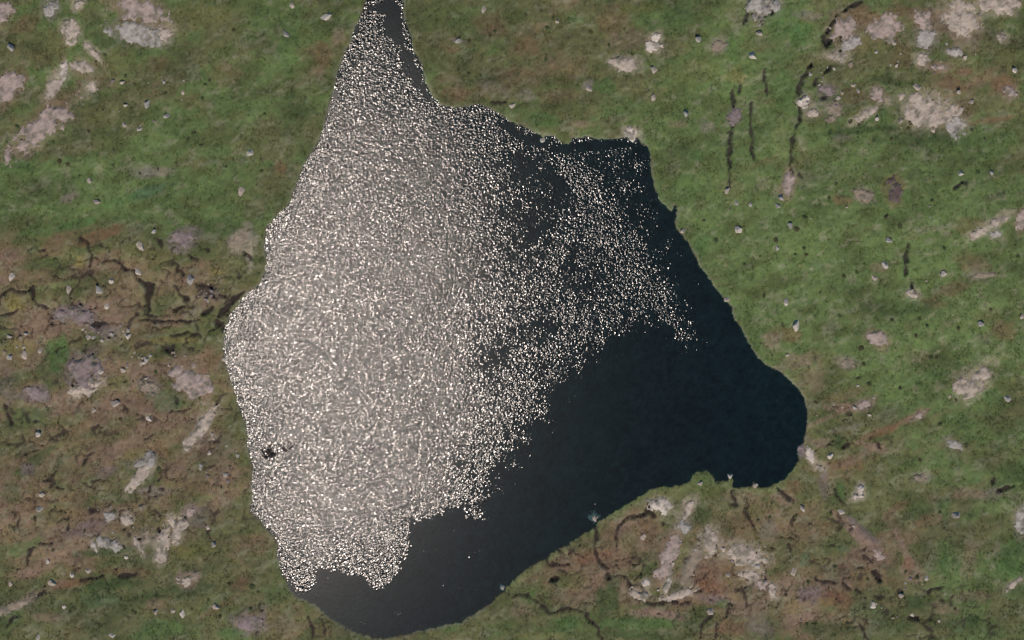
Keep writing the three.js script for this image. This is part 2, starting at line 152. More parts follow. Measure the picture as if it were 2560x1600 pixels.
// ------------------------------------------------------------------ bare rock slabs: [px, py, radius x, radius y, turn, tone, height m, label]
const SLABS = [
  [8, 32, 16, 24, 30, 'pink', 0.3, 'pinkish rock slab cut by the left picture edge, topmost of three there'], [126, 18, 15, 18, 10, 'grey', 0.4, 'light grey rock slab at the top edge, left of a narrow leaning one'], [195, 12, 15, 8, -45, 'pale', 0.3, 'narrow pale slab leaning right at the top edge, upper left corner'],
  [348, 22, 58, 24, 20, 'pink', 0.35, 'broad pinkish slab at the top edge in the upper left'], [340, 84, 56, 20, 12, 'grey', 0.35, 'broad pale grey slab just below the pinkish one at the top left'], [410, 84, 20, 13, -20, 'pale', 0.25, 'small pale slab off the right end of the broad grey one'], [180, 80, 18, 22, -10, 'pale', 0.3, 'pale slab at the head of the slab chain in the upper left'],
  [232, 128, 30, 7, 50, 'pale', 0.25, 'thin pale slab curving down to the right in the upper left chain'], [158, 180, 10, 22, 12, 'white', 0.3, 'upright whitish slab in the middle of the upper left chain'], [208, 167, 22, 12, 6, 'pale', 0.3, 'wide pale slab right of the upright whitish one'], [136, 214, 12, 30, 24, 'pale', 0.25, 'long narrow pale slab at the lower end of the upper left chain'], [228, 216, 13, 15, 20, 'pale', 0.25, 'roundish pale slab alone right of the chain foot, upper left'],
  [20, 220, 20, 40, 38, 'pink', 0.35, 'pinkish slab at the left picture edge, above the biggest slab'], [104, 318, 84, 25, -40, 'pink', 0.45, 'biggest slab of the upper left, long pinkish tongue rising right'], [463, 593, 30, 20, -45, 'purple', 0.35, 'purple grey slab left of the tarn, above the peat channels'], [595, 598, 26, 14, -20, 'dull', 0.2, 'dull pale slab beside the left shore bulge'],
  [1640, 92, 13, 10, -20, 'white', 0.45, 'whitish slab, upper one of a touching pair above the tarn'], [1632, 116, 16, 12, 0, 'white', 0.5, 'whitish slab, lower one of a touching pair above the tarn'], [1563, 159, 30, 14, 4, 'pale', 0.4, 'smooth pale oval slab in green turf above the upper right bay'], [1796, 114, 14, 13, 0, 'dull', 0.25, 'dull round slab left of the upper right fissures'], [1576, 334, 17, 12, 30, 'white', 0.5, 'bright wedge shaped rock at the water on the upper right bay'], [1836, 290, 13, 14, 0, 'purple', 0.3, 'purple grey slab between two short fissures right of the tarn'],
  [1900, 20, 22, 30, 10, 'grey', 0.6, 'grey crag split by black crevices at the top edge'], [1936, 14, 12, 16, 20, 'grey', 0.5, 'small grey crag at the top edge, right of the split one'], [2112, 68, 24, 30, 15, 'pink', 0.4, 'pinkish slab behind the curved black cliff line, upper right'], [2212, 68, 34, 26, 20, 'pink', 0.3, 'soft pinkish slab between two others near the top right'], [2404, 45, 40, 32, 30, 'pale', 0.35, 'large pale slab near the top right, left of the edge one'], [2304, 50, 18, 22, -10, 'pink', 0.25, 'small pinkish slab left of the large pale top right slab'], [2497, 10, 42, 20, 5, 'pale', 0.4, 'broad pale slab cut by the top edge at the far upper right'],
  [2128, 108, 20, 12, -20, 'grey', 0.35, 'grey slab dotted with black holes by the cliff line'], [2095, 141, 22, 10, 10, 'pale', 0.3, 'pale slab ending in a dark slot below the dotted grey one'], [2317, 93, 20, 20, 0, 'grey', 0.25, 'faint grey slab below the small pinkish top right slab'], [2383, 130, 16, 9, 15, 'grey', 0.25, 'small grey slab below the large pale top right slab'], [2304, 148, 13, 13, -20, 'pale', 0.3, 'small pale slab with a notch, middle of the upper right'], [2507, 93, 13, 12, 20, 'pale', 0.25, 'small pale slab near the right edge below the corner slab'], [2349, 169, 18, 7, 5, 'pink', 0.2, 'flat pinkish slab above the largest right side slab'],
  [2068, 226, 16, 12, 20, 'purple', 0.3, 'purple slab right of the long vertical cliff crack'], [2010, 256, 12, 15, 10, 'white', 0.45, 'white rock beside the vertical cliff crack, right of the tarn'], [2031, 283, 14, 11, -35, 'pale', 0.35, 'pale tilted slab just below the white cliff crack rock'], [2084, 273, 20, 20, 0, 'dull', 0.3, 'dull slab right of the tilted pale one by the cliff crack'], [2195, 234, 12, 14, -10, 'pink', 0.3, 'small pinkish slab above a slanting streak, upper right'], [2160, 287, 34, 9, -30, 'pale', 0.3, 'slanting pale slab rising right over a dark green hollow'], [2317, 276, 58, 36, 12, 'pale', 0.4, 'largest slab of the upper right, pale and broken'], [2388, 316, 24, 18, 20, 'grey', 0.3, 'grey slab at the lower right of the largest right side slab'], [2526, 226, 14, 16, 0, 'pink', 0.25, 'pinkish slab in reddish heath near the right edge'],
  [1970, 458, 12, 26, 12, 'pink', 0.35, 'upright pinkish slab in the green right of the tarn'], [2158, 487, 20, 14, 10, 'dull', 0.25, 'dull flat slab left of the dark brown rock'], [2236, 478, 17, 31, -14, 'dark', 0.6, 'dark brown rock standing alone in bright grass'], [2499, 551, 26, 10, -32, 'pale', 0.3, 'slanting pale slab near the right edge, upper of two'], [2446, 582, 20, 10, -25, 'pale', 0.3, 'pale slab left of a small grey one near the right edge'], [2489, 584, 12, 8, 0, 'grey', 0.25, 'small grey slab below the slanting pale one, right edge'], [2552, 553, 10, 24, 8, 'pink', 0.25, 'pinkish slab cut by the right picture edge'], [2457, 688, 24, 6, -5, 'dull', 0.2, 'thin dull slab in the grass toward the right edge'], [2280, 735, 12, 8, -10, 'pale', 0.25, 'small pale slab under a dark hole right of the tarn'],
  [2431, 953, 44, 22, -34, 'pale', 0.5, 'bright isolated slab with black pits, right of the tarn'], [2194, 847, 24, 13, 20, 'pink', 0.3, 'pinkish slab in grass right of the lower bay'], [2116, 908, 18, 10, 10, 'dull', 0.2, 'dull grey slab up the bank from the lower right bay'], [2027, 1142, 9, 20, -24, 'white', 0.4, 'white upright slab near the outflow of the lower right bay'], [2052, 1168, 12, 8, 20, 'pale', 0.25, 'small pale slab at the foot of the white upright one'], [2002, 1127, 8, 14, 10, 'purple', 0.4, 'purple grey rock on the shore of the lower right bay'], [2160, 1010, 20, 8, -25, 'pink', 0.2, 'faint pinkish slab in reddish ground right of the bay'], [2301, 1194, 15, 8, 0, 'dull', 0.25, 'dull slab alone below the reddish streaks, lower right'], [2383, 1112, 24, 10, 20, 'grey', 0.25, 'broken grey slab in grass, lower right'], [2298, 1038, 16, 7, -30, 'pink', 0.2, 'short pinkish slab on top of a reddish streak'],
  [2551, 1300, 10, 34, 5, 'grey', 0.3, 'grey rubble slab cut by the right edge, lower right'], [2536, 1457, 20, 6, -40, 'pale', 0.25, 'thin slanting pale slab in bright grass, lower right corner'], [2151, 1222, 10, 14, 20, 'white', 0.5, 'bright rock, upper half of an angular pair, lower right'], [2143, 1240, 15, 8, 0, 'white', 0.45, 'bright rock, lower half of an angular pair, lower right'], [2200, 1390, 14, 10, 40, 'pink', 0.25, 'pinkish slab at the end of the bare soil strip'], [1931, 1478, 9, 15, 0, 'pale', 0.3, 'pale slab left of the reddish peat, lower right'],
  [1656, 1263, 28, 13, 12, 'white', 0.4, 'bright slab closest to the lower shore, shaped like a saddle'], [1722, 1270, 9, 26, 26, 'pale', 0.35, 'narrow pale slab leaning right below the shore spur'], [1708, 1318, 14, 18, 30, 'grey', 0.3, 'grey pitted slab between the leaning one and the big one'], [1676, 1372, 18, 30, 28, 'pink', 0.4, 'upper half of the big pinkish slab below the tarn'], [1662, 1424, 16, 28, 22, 'pink', 0.4, 'lower half of the big pinkish slab below the tarn'], [1775, 1352, 14, 30, 5, 'pale', 0.4, 'smooth pale upright slab right of the big pinkish one'], [1724, 1424, 14, 46, 22, 'dull', 0.25, 'long dull slab beside the big pinkish one'], [1862, 1384, 40, 24, 5, 'pale', 0.35, 'wide pale slab in brown ground, below the spit'],
  [1614, 1457, 11, 7, -10, 'white', 0.3, 'small white slab left of a forked one, bottom right half'], [1670, 1460, 7, 18, 22, 'white', 0.3, 'small forked white slab under the big pinkish one'], [1598, 1485, 18, 11, 10, 'pale', 0.3, 'pale slab at the bend of the peat channel'], [1698, 1487, 34, 8, -14, 'pale', 0.25, 'thin pale slab along the peat channel, right of its bend'], [1876, 1440, 20, 12, 20, 'pale', 0.25, 'pale slab below the wide one in brown ground'], [1484, 1293, 12, 10, -20, 'pink', 0.4, 'pinkish rock at the head of a channel on the lower shore'], [1906, 1462, 12, 10, 20, 'pink', 0.2, 'small pinkish slab left of the pale lower right one'],
  [211, 925, 34, 38, 15, 'purple', 0.8, 'large rounded purple rock left of the tarn'], [214, 968, 30, 15, -20, 'pale', 0.4, 'pale ledge along the foot of the large purple rock'], [476, 950, 46, 26, 42, 'pink', 0.45, 'large pinkish slab sloping down right beside the left shore'], [502, 1070, 54, 12, -52, 'pale', 0.35, 'long blade of pale rock near the left shore'], [372, 1152, 22, 13, -45, 'grey', 0.35, 'upper part of a long grey rock blade, lower left'], [346, 1195, 36, 11, -52, 'pale', 0.35, 'lower part of a long grey rock blade, lower left'], [344, 1160, 14, 7, -15, 'grey', 0.25, 'small grey slab beside the long grey rock blade'],
  [405, 1368, 14, 36, 10, 'pale', 0.4, 'tall pale slab with a dark slot on top, lower left'], [447, 1330, 13, 30, 18, 'pale', 0.4, 'right arm of a forked pale slab, lower left'], [432, 1306, 7, 16, -25, 'pale', 0.3, 'short left prong of the forked pale slab'], [472, 1280, 16, 8, -30, 'pink', 0.25, 'pinkish slab at the tip of the forked one'], [278, 1364, 32, 12, 16, 'grey', 0.35, 'smooth light grey slab lying flat in the lower left'], [236, 1365, 6, 16, -32, 'white', 0.25, 'thin white sliver left of the smooth grey slab'], [372, 1348, 22, 15, 10, 'dull', 0.25, 'dull slab with a black middle, lower left'], [345, 1362, 5, 22, -25, 'pale', 0.2, 'thin leaning sliver right of the smooth grey slab'], [320, 1300, 13, 10, 5, 'pale', 0.3, 'pale block above the smooth grey slab'], [278, 1290, 12, 9, 0, 'grey', 0.3, 'grey block left of the pale block, lower left'],
  [468, 1452, 15, 13, 10, 'pale', 0.4, 'pale rounded rock in brown turf, lower left'], [487, 1440, 10, 8, 0, 'dull', 0.3, 'dull rock touching the pale rounded one, lower left'], [160, 784, 20, 15, 0, 'purple', 0.4, 'purple stony hump in the left peat, left one of two'], [206, 786, 20, 15, 20, 'purple', 0.4, 'purple stony hump in the left peat, right one of two'], [620, 1556, 30, 18, 10, 'purple', 0.35, 'purple slab at the bottom edge left of the tarn'], [95, 985, 26, 15, 15, 'purple', 0.35, 'purple rubble slab near the left edge, middle height'], [376, 966, 18, 13, 30, 'dull', 0.4, 'dull broken slab left of the large pinkish sloping one'], [532, 1088, 4, 10, -12, 'pale', 0.25, 'tiny upright pale slab between a rock blade and the shore'], [30, 1518, 50, 8, -24, 'dull', 0.2, 'long dull slab slanting from the bottom left edge'],
];

// ------------------------------------------------------------------ what grows and lies on the ground
const COVER = { g: rgb(74, 101, 54), d: rgb(60, 78, 40), o: rgb(96, 98, 56), y: rgb(120, 112, 66), b: rgb(106, 88, 65), r: rgb(116, 86, 66), k: rgb(132, 111, 98), p: rgb(156, 145, 130), s: rgb(126, 119, 108), v: rgb(112, 99, 101), e: rgb(112, 120, 78), t: rgb(78, 102, 70) };
const PEAT = rgb(40, 32, 26), WETROCK = rgb(44, 42, 38);
// wide regions: [px, py, radius x, radius y, greenness -1 (brown, dry) .. 1 (lush), lightness]
const REGIONS = [[300, 250, 520, 300, 0.4, 0], [650, 430, 200, 300, 0.45, -0.04], [330, 500, 380, 90, 1.0, 0.03], [260, 700, 380, 150, -0.75, 0.08], [90, 820, 200, 110, -0.5, 0.05], [280, 1050, 330, 200, -0.85, 0.02], [250, 1330, 420, 130, -0.85, 0.04], [300, 1490, 420, 120, 0.0, -0.08],
  [1330, 120, 260, 170, -0.05, -0.04], [1180, 180, 120, 120, 0.15, 0], [1560, 260, 220, 120, 0.8, 0.06], [1880, 250, 160, 330, 1.0, 0.16], [2250, 170, 320, 190, -0.2, 0.05], [2200, 430, 420, 130, 0.9, 0.08], [2120, 640, 480, 230, 1.2, 0.2], [1760, 480, 140, 200, 1.1, 0.16],
  [2250, 900, 380, 170, 1.0, 0.16], [2070, 1010, 120, 120, -0.45, 0.08], [2150, 1120, 200, 90, -0.5, 0.05], [2450, 1130, 200, 130, 0.4, 0.05], [1500, 1380, 260, 110, -0.9, 0.06], [1350, 1560, 180, 50, 0.2, 0], [1560, 1570, 160, 60, 0.55, -0.04], [1820, 1480, 200, 140, -0.8, 0.08],
  [2050, 1400, 200, 180, -0.85, 0.02], [2280, 1320, 180, 140, 0.0, -0.02], [2480, 1420, 140, 130, 0.8, -0.05], [2300, 1540, 320, 70, 0.05, -0.12], [750, 1560, 140, 60, -0.2, 0.02], [1000, 1610, 400, 26, 0.2, 0.06]]
  .map(([px, py, rx, ry, g, l]) => { const [x, z] = spot(px, py); return [x, z, rx / 10, ry / 10, g, l]; });
// patches one can point at: [px, py, radius x, radius y, turn, cover, strength]
const PATCHES = [...SLABS.map(([px, py, rx, ry, turn, tone]) => [px, py, rx * 1.6 + 5, ry * 1.6 + 5, turn, { pale: 'p', pink: 'k', grey: 's', white: 'p', purple: 'v', dull: 's', dark: 'b' }[tone], 0.6]), [370, 478, 62, 15, -16, 't', 1], [300, 500, 50, 14, -22, 'g', 0.8], [190, 560, 62, 13, -14, 'g', 0.9], [95, 575, 60, 18, -10, 'g', 0.6], [40, 420, 50, 16, 0, 'g', 0.7], [240, 590, 90, 16, -20, 'r', 0.7], [140, 610, 60, 20, -35, 'b', 0.8], [201, 652, 17, 24, 10, 'y', 1], [40, 757, 32, 24, -8, 'y', 1], [150, 712, 60, 8, -12, 'e', 0.9], [110, 740, 60, 26, 0, 'o', 0.5],
  [100, 660, 60, 22, 0, 'd', 0.6], [440, 850, 70, 10, 0, 'y', 0.7], [440, 825, 50, 10, 4, 'o', 0.8], [540, 680, 26, 12, 0, 'y', 0.7], [395, 640, 60, 20, 10, 'o', 0.6], [560, 560, 60, 30, 0, 'd', 0.4], [140, 880, 32, 46, 15, 'g', 0.8], [115, 930, 40, 30, 0, 'd', 0.6], [300, 955, 30, 22, 0, 'o', 0.7], [415, 1005, 50, 28, 0, 't', 0.5], [80, 1040, 60, 24, 0, 'g', 0.5], [75, 1160, 70, 14, -35, 'd', 0.6], [160, 1150, 60, 12, -40, 't', 0.35], [30, 1230, 30, 40, 0, 'd', 0.6], [380, 900, 50, 10, 0, 'o', 0.5],
  [145, 890, 24, 40, 20, 'g', 0.6], [230, 1060, 70, 20, -10, 'b', 0.6], [400, 1120, 40, 24, 0, 'r', 0.5], [340, 1130, 36, 16, -10, 'y', 0.4], [530, 1140, 40, 40, 0, 'b', 0.5], [480, 1230, 70, 22, -10, 'b', 0.6], [555, 1260, 60, 26, -20, 'k', 0.4], [350, 1225, 24, 12, 0, 's', 0.6], [90, 1255, 50, 24, -20, 'b', 0.7], [185, 1275, 45, 24, 0, 'b', 0.7], [220, 1320, 60, 20, -10, 'v', 0.7], [310, 1340, 60, 30, 10, 'k', 0.4], [130, 1330, 40, 14, -20, 'k', 0.5],
  [260, 1380, 80, 12, -6, 'd', 0.8], [60, 1370, 50, 20, -30, 'g', 0.6], [470, 1380, 60, 24, 0, 'o', 0.9], [455, 1372, 24, 14, 0, 'y', 0.6], [70, 1435, 48, 13, -10, 'k', 0.9], [180, 1458, 60, 14, -8, 'r', 0.8], [330, 1430, 90, 12, 5, 'b', 0.8], [100, 1480, 90, 10, -25, 'k', 0.5], [40, 1510, 70, 9, -24, 's', 0.6], [280, 1460, 80, 14, 0, 'd', 0.8], [450, 1480, 110, 22, -10, 'd', 0.7], [120, 1545, 50, 14, 0, 'k', 0.5], [250, 1500, 60, 20, 0, 't', 0.4], [390, 1510, 26, 14, 0, 'k', 0.5],
  [400, 1570, 70, 22, 0, 'g', 0.7], [250, 1570, 60, 20, 0, 'd', 0.5], [470, 1450, 30, 22, 0, 'k', 0.6], [600, 1460, 30, 16, -30, 'r', 0.6], [560, 1510, 70, 12, -30, 'b', 0.6], [620, 1555, 36, 22, 0, 'k', 0.7], [575, 1580, 36, 14, 0, 'g', 0.6], [655, 1540, 12, 26, 10, 'v', 0.6], [690, 1480, 40, 24, 0, 'g', 0.5], [285, 1320, 100, 12, -4, 'b', 0.4],
  [60, 60, 60, 22, -30, 'b', 0.6], [130, 120, 70, 50, -20, 'b', 0.45], [230, 180, 70, 40, 20, 'b', 0.5], [330, 55, 30, 12, 0, 'b', 0.7], [45, 190, 34, 24, -40, 'b', 0.6], [150, 250, 70, 20, -40, 'b', 0.5], [90, 110, 60, 26, 0, 'd', 0.4], [310, 100, 40, 22, 0, 't', 0.25], [390, 160, 40, 22, 0, 'b', 0.4], [470, 250, 70, 20, 10, 'b', 0.4], [560, 190, 50, 30, 0, 'r', 0.3], [500, 40, 80, 40, 0, 'o', 0.5], [300, 150, 60, 30, 0, 'o', 0.5], [250, 290, 60, 40, 0, 'o', 0.4], [60, 275, 40, 14, -20, 'g', 0.5], [600, 290, 60, 60, 0, 'g', 0.35], [180, 340, 60, 16, -30, 'd', 0.5],
  [800, 140, 30, 45, 10, 'r', 0.4], [845, 95, 22, 30, 20, 'k', 0.5], [790, 180, 22, 20, 0, 'k', 0.4], [670, 30, 40, 16, 0, 'd', 0.5], [720, 130, 30, 60, 10, 'g', 0.6], [730, 290, 40, 70, 10, 'd', 0.5], [700, 420, 16, 20, 0, 'r', 0.5], [670, 410, 18, 14, 0, 'g', 0.7], [1140, 230, 40, 26, 0, 'r', 0.45], [1130, 200, 34, 14, 0, 'k', 0.3], [1160, 80, 40, 60, 0, 'g', 0.4], [1225, 60, 40, 30, 0, 'b', 0.5], [1220, 200, 40, 14, 10, 'd', 0.5], [1230, 215, 60, 16, 20, 's', 0.35], [1310, 120, 40, 34, 0, 'r', 0.45], [1400, 160, 60, 40, 0, 'b', 0.6], [1390, 240, 50, 20, 0, 'b', 0.5],
  [1540, 60, 46, 40, 0, 'r', 0.4], [1570, 100, 60, 30, 0, 'k', 0.35], [1590, 20, 60, 14, 0, 'o', 0.6], [1510, 215, 40, 26, 0, 'g', 0.8], [1560, 270, 60, 34, 0, 'g', 0.5], [1360, 300, 50, 20, 8, 'g', 0.8], [1450, 310, 26, 10, 0, 'k', 0.5], [1710, 40, 60, 30, 0, 'g', 0.5], [1740, 180, 90, 30, 0, 'o', 0.4], [1700, 370, 50, 22, 0, 'd', 0.45], [1840, 190, 40, 22, 0, 'y', 0.5], [1830, 120, 14, 40, 0, 'g', 0.7], [1690, 310, 30, 12, 0, 'k', 0.3], [1740, 390, 26, 12, 0, 'g', 0.8],
  [1960, 60, 60, 40, 0, 'g', 0.7], [2000, 90, 26, 40, 20, 'g', 0.9], [1960, 220, 36, 60, 0, 'g', 0.7], [1950, 350, 24, 60, 0, 'e', 0.5], [2020, 40, 40, 14, 10, 's', 0.5], [2160, 40, 50, 26, 0, 'b', 0.8], [2250, 30, 40, 20, 0, 'b', 0.7], [2170, 110, 60, 26, 0, 'o', 0.5], [2350, 60, 60, 40, 0, 'k', 0.5], [2420, 80, 50, 50, 0, 'k', 0.5], [2250, 140, 30, 40, 0, 'b', 0.5], [2350, 165, 60, 16, 0, 'k', 0.5], [2410, 180, 24, 10, 0, 'r', 0.7], [2220, 200, 60, 14, 10, 'd', 0.6], [2380, 210, 40, 18, 10, 'b', 0.7], [2130, 240, 40, 18, 0, 'b', 0.6],
  [2510, 210, 36, 26, 0, 'r', 0.7], [2480, 300, 60, 10, -10, 'r', 0.6], [2410, 270, 34, 22, 30, 'b', 0.6], [2160, 325, 130, 12, -6, 'd', 0.9], [2290, 345, 140, 22, 0, 'd', 0.6], [2110, 345, 30, 12, 0, 'v', 0.35], [2205, 290, 14, 26, 0, 'g', 0.7], [2480, 40, 30, 60, 0, 'd', 0.4], [2500, 130, 50, 14, 0, 'o', 0.4], [2440, 350, 70, 20, -10, 'g', 0.4], [2040, 300, 50, 26, 0, 'o', 0.5],
  [2110, 500, 30, 18, 0, 'b', 0.7], [2265, 490, 20, 22, 0, 'g', 0.8], [2000, 450, 60, 22, 0, 's', 0.25], [2420, 560, 40, 22, 0, 'b', 0.4], [2330, 570, 60, 12, -8, 's', 0.35], [2420, 650, 46, 26, 20, 'b', 0.5], [2450, 670, 36, 16, 0, 'k', 0.4], [2380, 725, 50, 22, -20, 'b', 0.6], [2340, 760, 40, 16, 0, 'b', 0.5], [2260, 770, 90, 22, 0, 'd', 0.6], [2195, 670, 20, 14, 0, 'k', 0.5], [2045, 665, 22, 10, 20, 't', 0.5], [2540, 600, 18, 40, 0, 'd', 0.4], [2050, 550, 40, 20, 0, 'd', 0.4], [1750, 620, 26, 40, 20, 'g', 0.7], [1720, 480, 40, 40, 0, 'g', 0.6], [1830, 470, 40, 30, 0, 'b', 0.3],
  [1975, 835, 26, 22, 10, 'r', 0.5], [1930, 850, 20, 24, 30, 'k', 0.6], [2000, 905, 60, 20, -10, 'k', 0.55], [2030, 950, 36, 44, 0, 'k', 0.4], [2105, 1020, 44, 16, 5, 'k', 0.8], [2160, 1015, 24, 14, 0, 'v', 0.5], [2120, 985, 60, 14, -15, 'b', 0.5], [2070, 1045, 70, 8, -26, 'k', 0.6], [2115, 1070, 60, 6, -16, 's', 0.5], [2264, 1052, 56, 9, -25, 'r', 0.6], [2290, 1040, 40, 8, -25, 'k', 0.5], [2200, 1080, 60, 10, -22, 'r', 0.6], [2185, 1118, 50, 12, 16, 'k', 0.7], [2150, 1140, 60, 14, -30, 'k', 0.5], [2040, 1105, 40, 14, 0, 'k', 0.6], [2100, 1110, 26, 24, 0, 'd', 0.7], [2110, 1160, 50, 20, 0, 'r', 0.5],
  [2060, 890, 40, 30, 0, 'o', 0.3], [2330, 940, 50, 18, -20, 'g', 0.6], [2290, 890, 40, 20, 0, 'k', 0.2], [2510, 830, 40, 30, 0, 'b', 0.6], [2500, 880, 40, 16, 30, 'e', 0.4], [2480, 990, 26, 16, 0, 'g', 0.7], [2260, 1150, 60, 20, 0, 'd', 0.5], [2430, 1130, 60, 26, 0, 'o', 0.5], [2540, 1180, 40, 36, 0, 'd', 0.8], [2400, 1060, 60, 26, 0, 'g', 0.3], [1980, 1215, 30, 20, 0, 'r', 0.5], [1960, 1250, 40, 20, 20, 'k', 0.5], [2060, 1210, 14, 36, 0, 'v', 0.5], [2100, 1222, 14, 30, 0, 'g', 0.8],
  [2150, 1340, 78, 17, 42, 'k', 1], [2162, 1330, 60, 10, 42, 'v', 0.7], [2258, 1370, 10, 52, -24, 'k', 0.8], [2285, 1430, 40, 26, 20, 'k', 0.6], [2270, 1410, 16, 14, 0, 'r', 0.7], [2240, 1270, 40, 10, -30, 'b', 0.7], [2300, 1280, 40, 30, 0, 'd', 0.5], [2310, 1300, 40, 12, -40, 'r', 0.5], [2420, 1235, 50, 16, 0, 'k', 0.5], [2480, 1235, 26, 20, 0, 'v', 0.4], [2360, 1270, 20, 30, 0, 'g', 0.7], [2420, 1400, 20, 60, 10, 'k', 0.35], [2360, 1410, 14, 40, 0, 'g', 0.7], [2530, 1400, 40, 60, 0, 'g', 0.9], [2540, 1480, 30, 20, -30, 'g', 0.6],
  [2035, 1490, 44, 24, 0, 'v', 0.8], [2075, 1495, 40, 26, 0, 'r', 0.8], [2060, 1505, 30, 14, 0, 'y', 0.4], [1985, 1520, 26, 22, 0, 'y', 0.35], [2110, 1500, 20, 30, 0, 'r', 0.6], [2010, 1545, 60, 14, 0, 'k', 0.6], [2110, 1370, 18, 16, 0, 't', 0.6], [2015, 1400, 16, 20, 0, 't', 0.6], [2160, 1440, 50, 24, 0, 'y', 0.35], [2290, 1505, 26, 20, 0, 'd', 0.9], [2180, 1530, 60, 26, 0, 't', 0.35], [2360, 1520, 40, 20, 0, 'k', 0.5], [2420, 1490, 60, 16, 0, 'k', 0.4], [2400, 1560, 60, 16, -10, 'd', 0.7], [2060, 1570, 70, 20, 0, 'd', 0.7], [2240, 1570, 60, 22, 0, 'd', 0.5], [2230, 1460, 40, 14, 0, 'r', 0.3],
  [1480, 1390, 60, 18, -10, 'r', 0.7], [1450, 1400, 26, 10, 0, 'r', 0.7], [1420, 1450, 50, 26, 0, 'o', 0.5], [1520, 1340, 20, 36, 0, 'r', 0.35], [1580, 1350, 30, 36, 0, 'o', 0.45], [1620, 1330, 26, 30, 0, 'b', 0.8], [1560, 1400, 50, 20, 0, 'b', 0.5], [1620, 1400, 40, 26, 0, 'd', 0.45], [1450, 1500, 60, 18, 0, 'k', 0.4], [1520, 1500, 34, 40, 0, 'd', 0.9], [1530, 1460, 20, 26, 0, 'd', 0.6], [1420, 1560, 40, 20, 0, 'g', 0.9], [1600, 1560, 110, 18, -3, 'g', 0.8], [1590, 1585, 90, 14, 0, 'd', 0.8], [1610, 1530, 50, 14, 0, 'k', 0.8], [1660, 1535, 60, 10, 10, 'k', 0.9], [1340, 1590, 60, 12, 0, 'y', 0.35], [1300, 1520, 26, 26, 0, 'k', 0.4],
  [1690, 1470, 30, 22, 0, 'd', 0.55], [1700, 1395, 18, 60, 25, 'e', 0.5], [1780, 1465, 40, 26, 0, 'r', 0.9], [1770, 1430, 50, 40, 0, 'r', 0.5], [1830, 1420, 40, 30, 0, 'b', 0.7], [1790, 1500, 44, 14, 0, 'v', 0.6], [1810, 1510, 22, 12, 0, 'g', 0.7], [1830, 1570, 44, 24, 0, 'r', 0.6], [1870, 1520, 60, 24, 0, 'k', 0.5], [1900, 1570, 40, 30, 0, 'v', 0.5], [1860, 1310, 40, 40, 0, 'b', 0.6], [1890, 1280, 30, 22, 0, 'o', 0.6], [1840, 1240, 40, 22, 0, 'k', 0.4], [1760, 1290, 22, 30, 0, 'd', 0.7], [1920, 1330, 30, 30, 0, 'v', 0.4], [1690, 1225, 50, 12, -10, 'o', 0.9], [1760, 1225, 50, 24, 0, 'o', 0.5], [1810, 1205, 20, 10, 0, 'e', 0.7],
  [600, 610, 44, 32, -20, 'p', 0.8], [625, 640, 12, 40, 0, 'p', 0.9], [389, 430, 46, 15, -4, 's', 0.8], [175, 495, 26, 14, -20, 's', 0.8], [360, 425, 50, 20, 0, 's', 0.4], [620, 560, 14, 10, 0, 's', 0.7], [1314, 238, 26, 18, 20, 's', 0.7], [1470, 210, 16, 14, -20, 's', 0.8], [1769, 318, 24, 18, 0, 's', 0.7], [1144, 102, 22, 8, 8, 's', 0.8], [480, 925, 60, 60, 0, 'k', 0.4], [520, 900, 30, 40, 20, 'r', 0.4], [250, 820, 50, 22, 10, 'v', 0.8], [290, 835, 40, 18, 10, 's', 0.6], [530, 735, 34, 16, 20, 'v', 0.5], [160, 785, 30, 18, 0, 'v', 0.9], [205, 790, 26, 18, 0, 'v', 0.9], [50, 870, 50, 30, 0, 'y', 0.5], [340, 915, 44, 26, 0, 'k', 0.5], [380, 960, 30, 22, 20, 'v', 0.6], [95, 985, 40, 22, 10, 'v', 0.6], [20, 960, 24, 60, 0, 'v', 0.4], [385, 1230, 60, 20, 0, 'v', 0.5], [540, 1120, 60, 40, 0, 'v', 0.2], [560, 1180, 40, 30, 0, 'k', 0.4], [265, 1180, 40, 14, -20, 'v', 0.5], [490, 1290, 40, 30, 20, 'v', 0.6], [70, 1170, 20, 18, 0, 'v', 0.8]]
  .map(([px, py, rx, ry, turn, c, k]) => { const [x, z] = spot(px, py), a = turn * Math.PI / 180; return { x, z, rx: rx / 10, ry: ry / 10, c: Math.cos(a), s: Math.sin(a), col: COVER[c], k, r: Math.max(rx, ry) / 10 * 1.6 }; });
const BASE = { low: rgb(76, 86, 48), mid: rgb(96, 98, 64), dry: rgb(112, 100, 74), bare: rgb(122, 102, 87), moss: rgb(88, 108, 62), ash: rgb(120, 119, 98) };
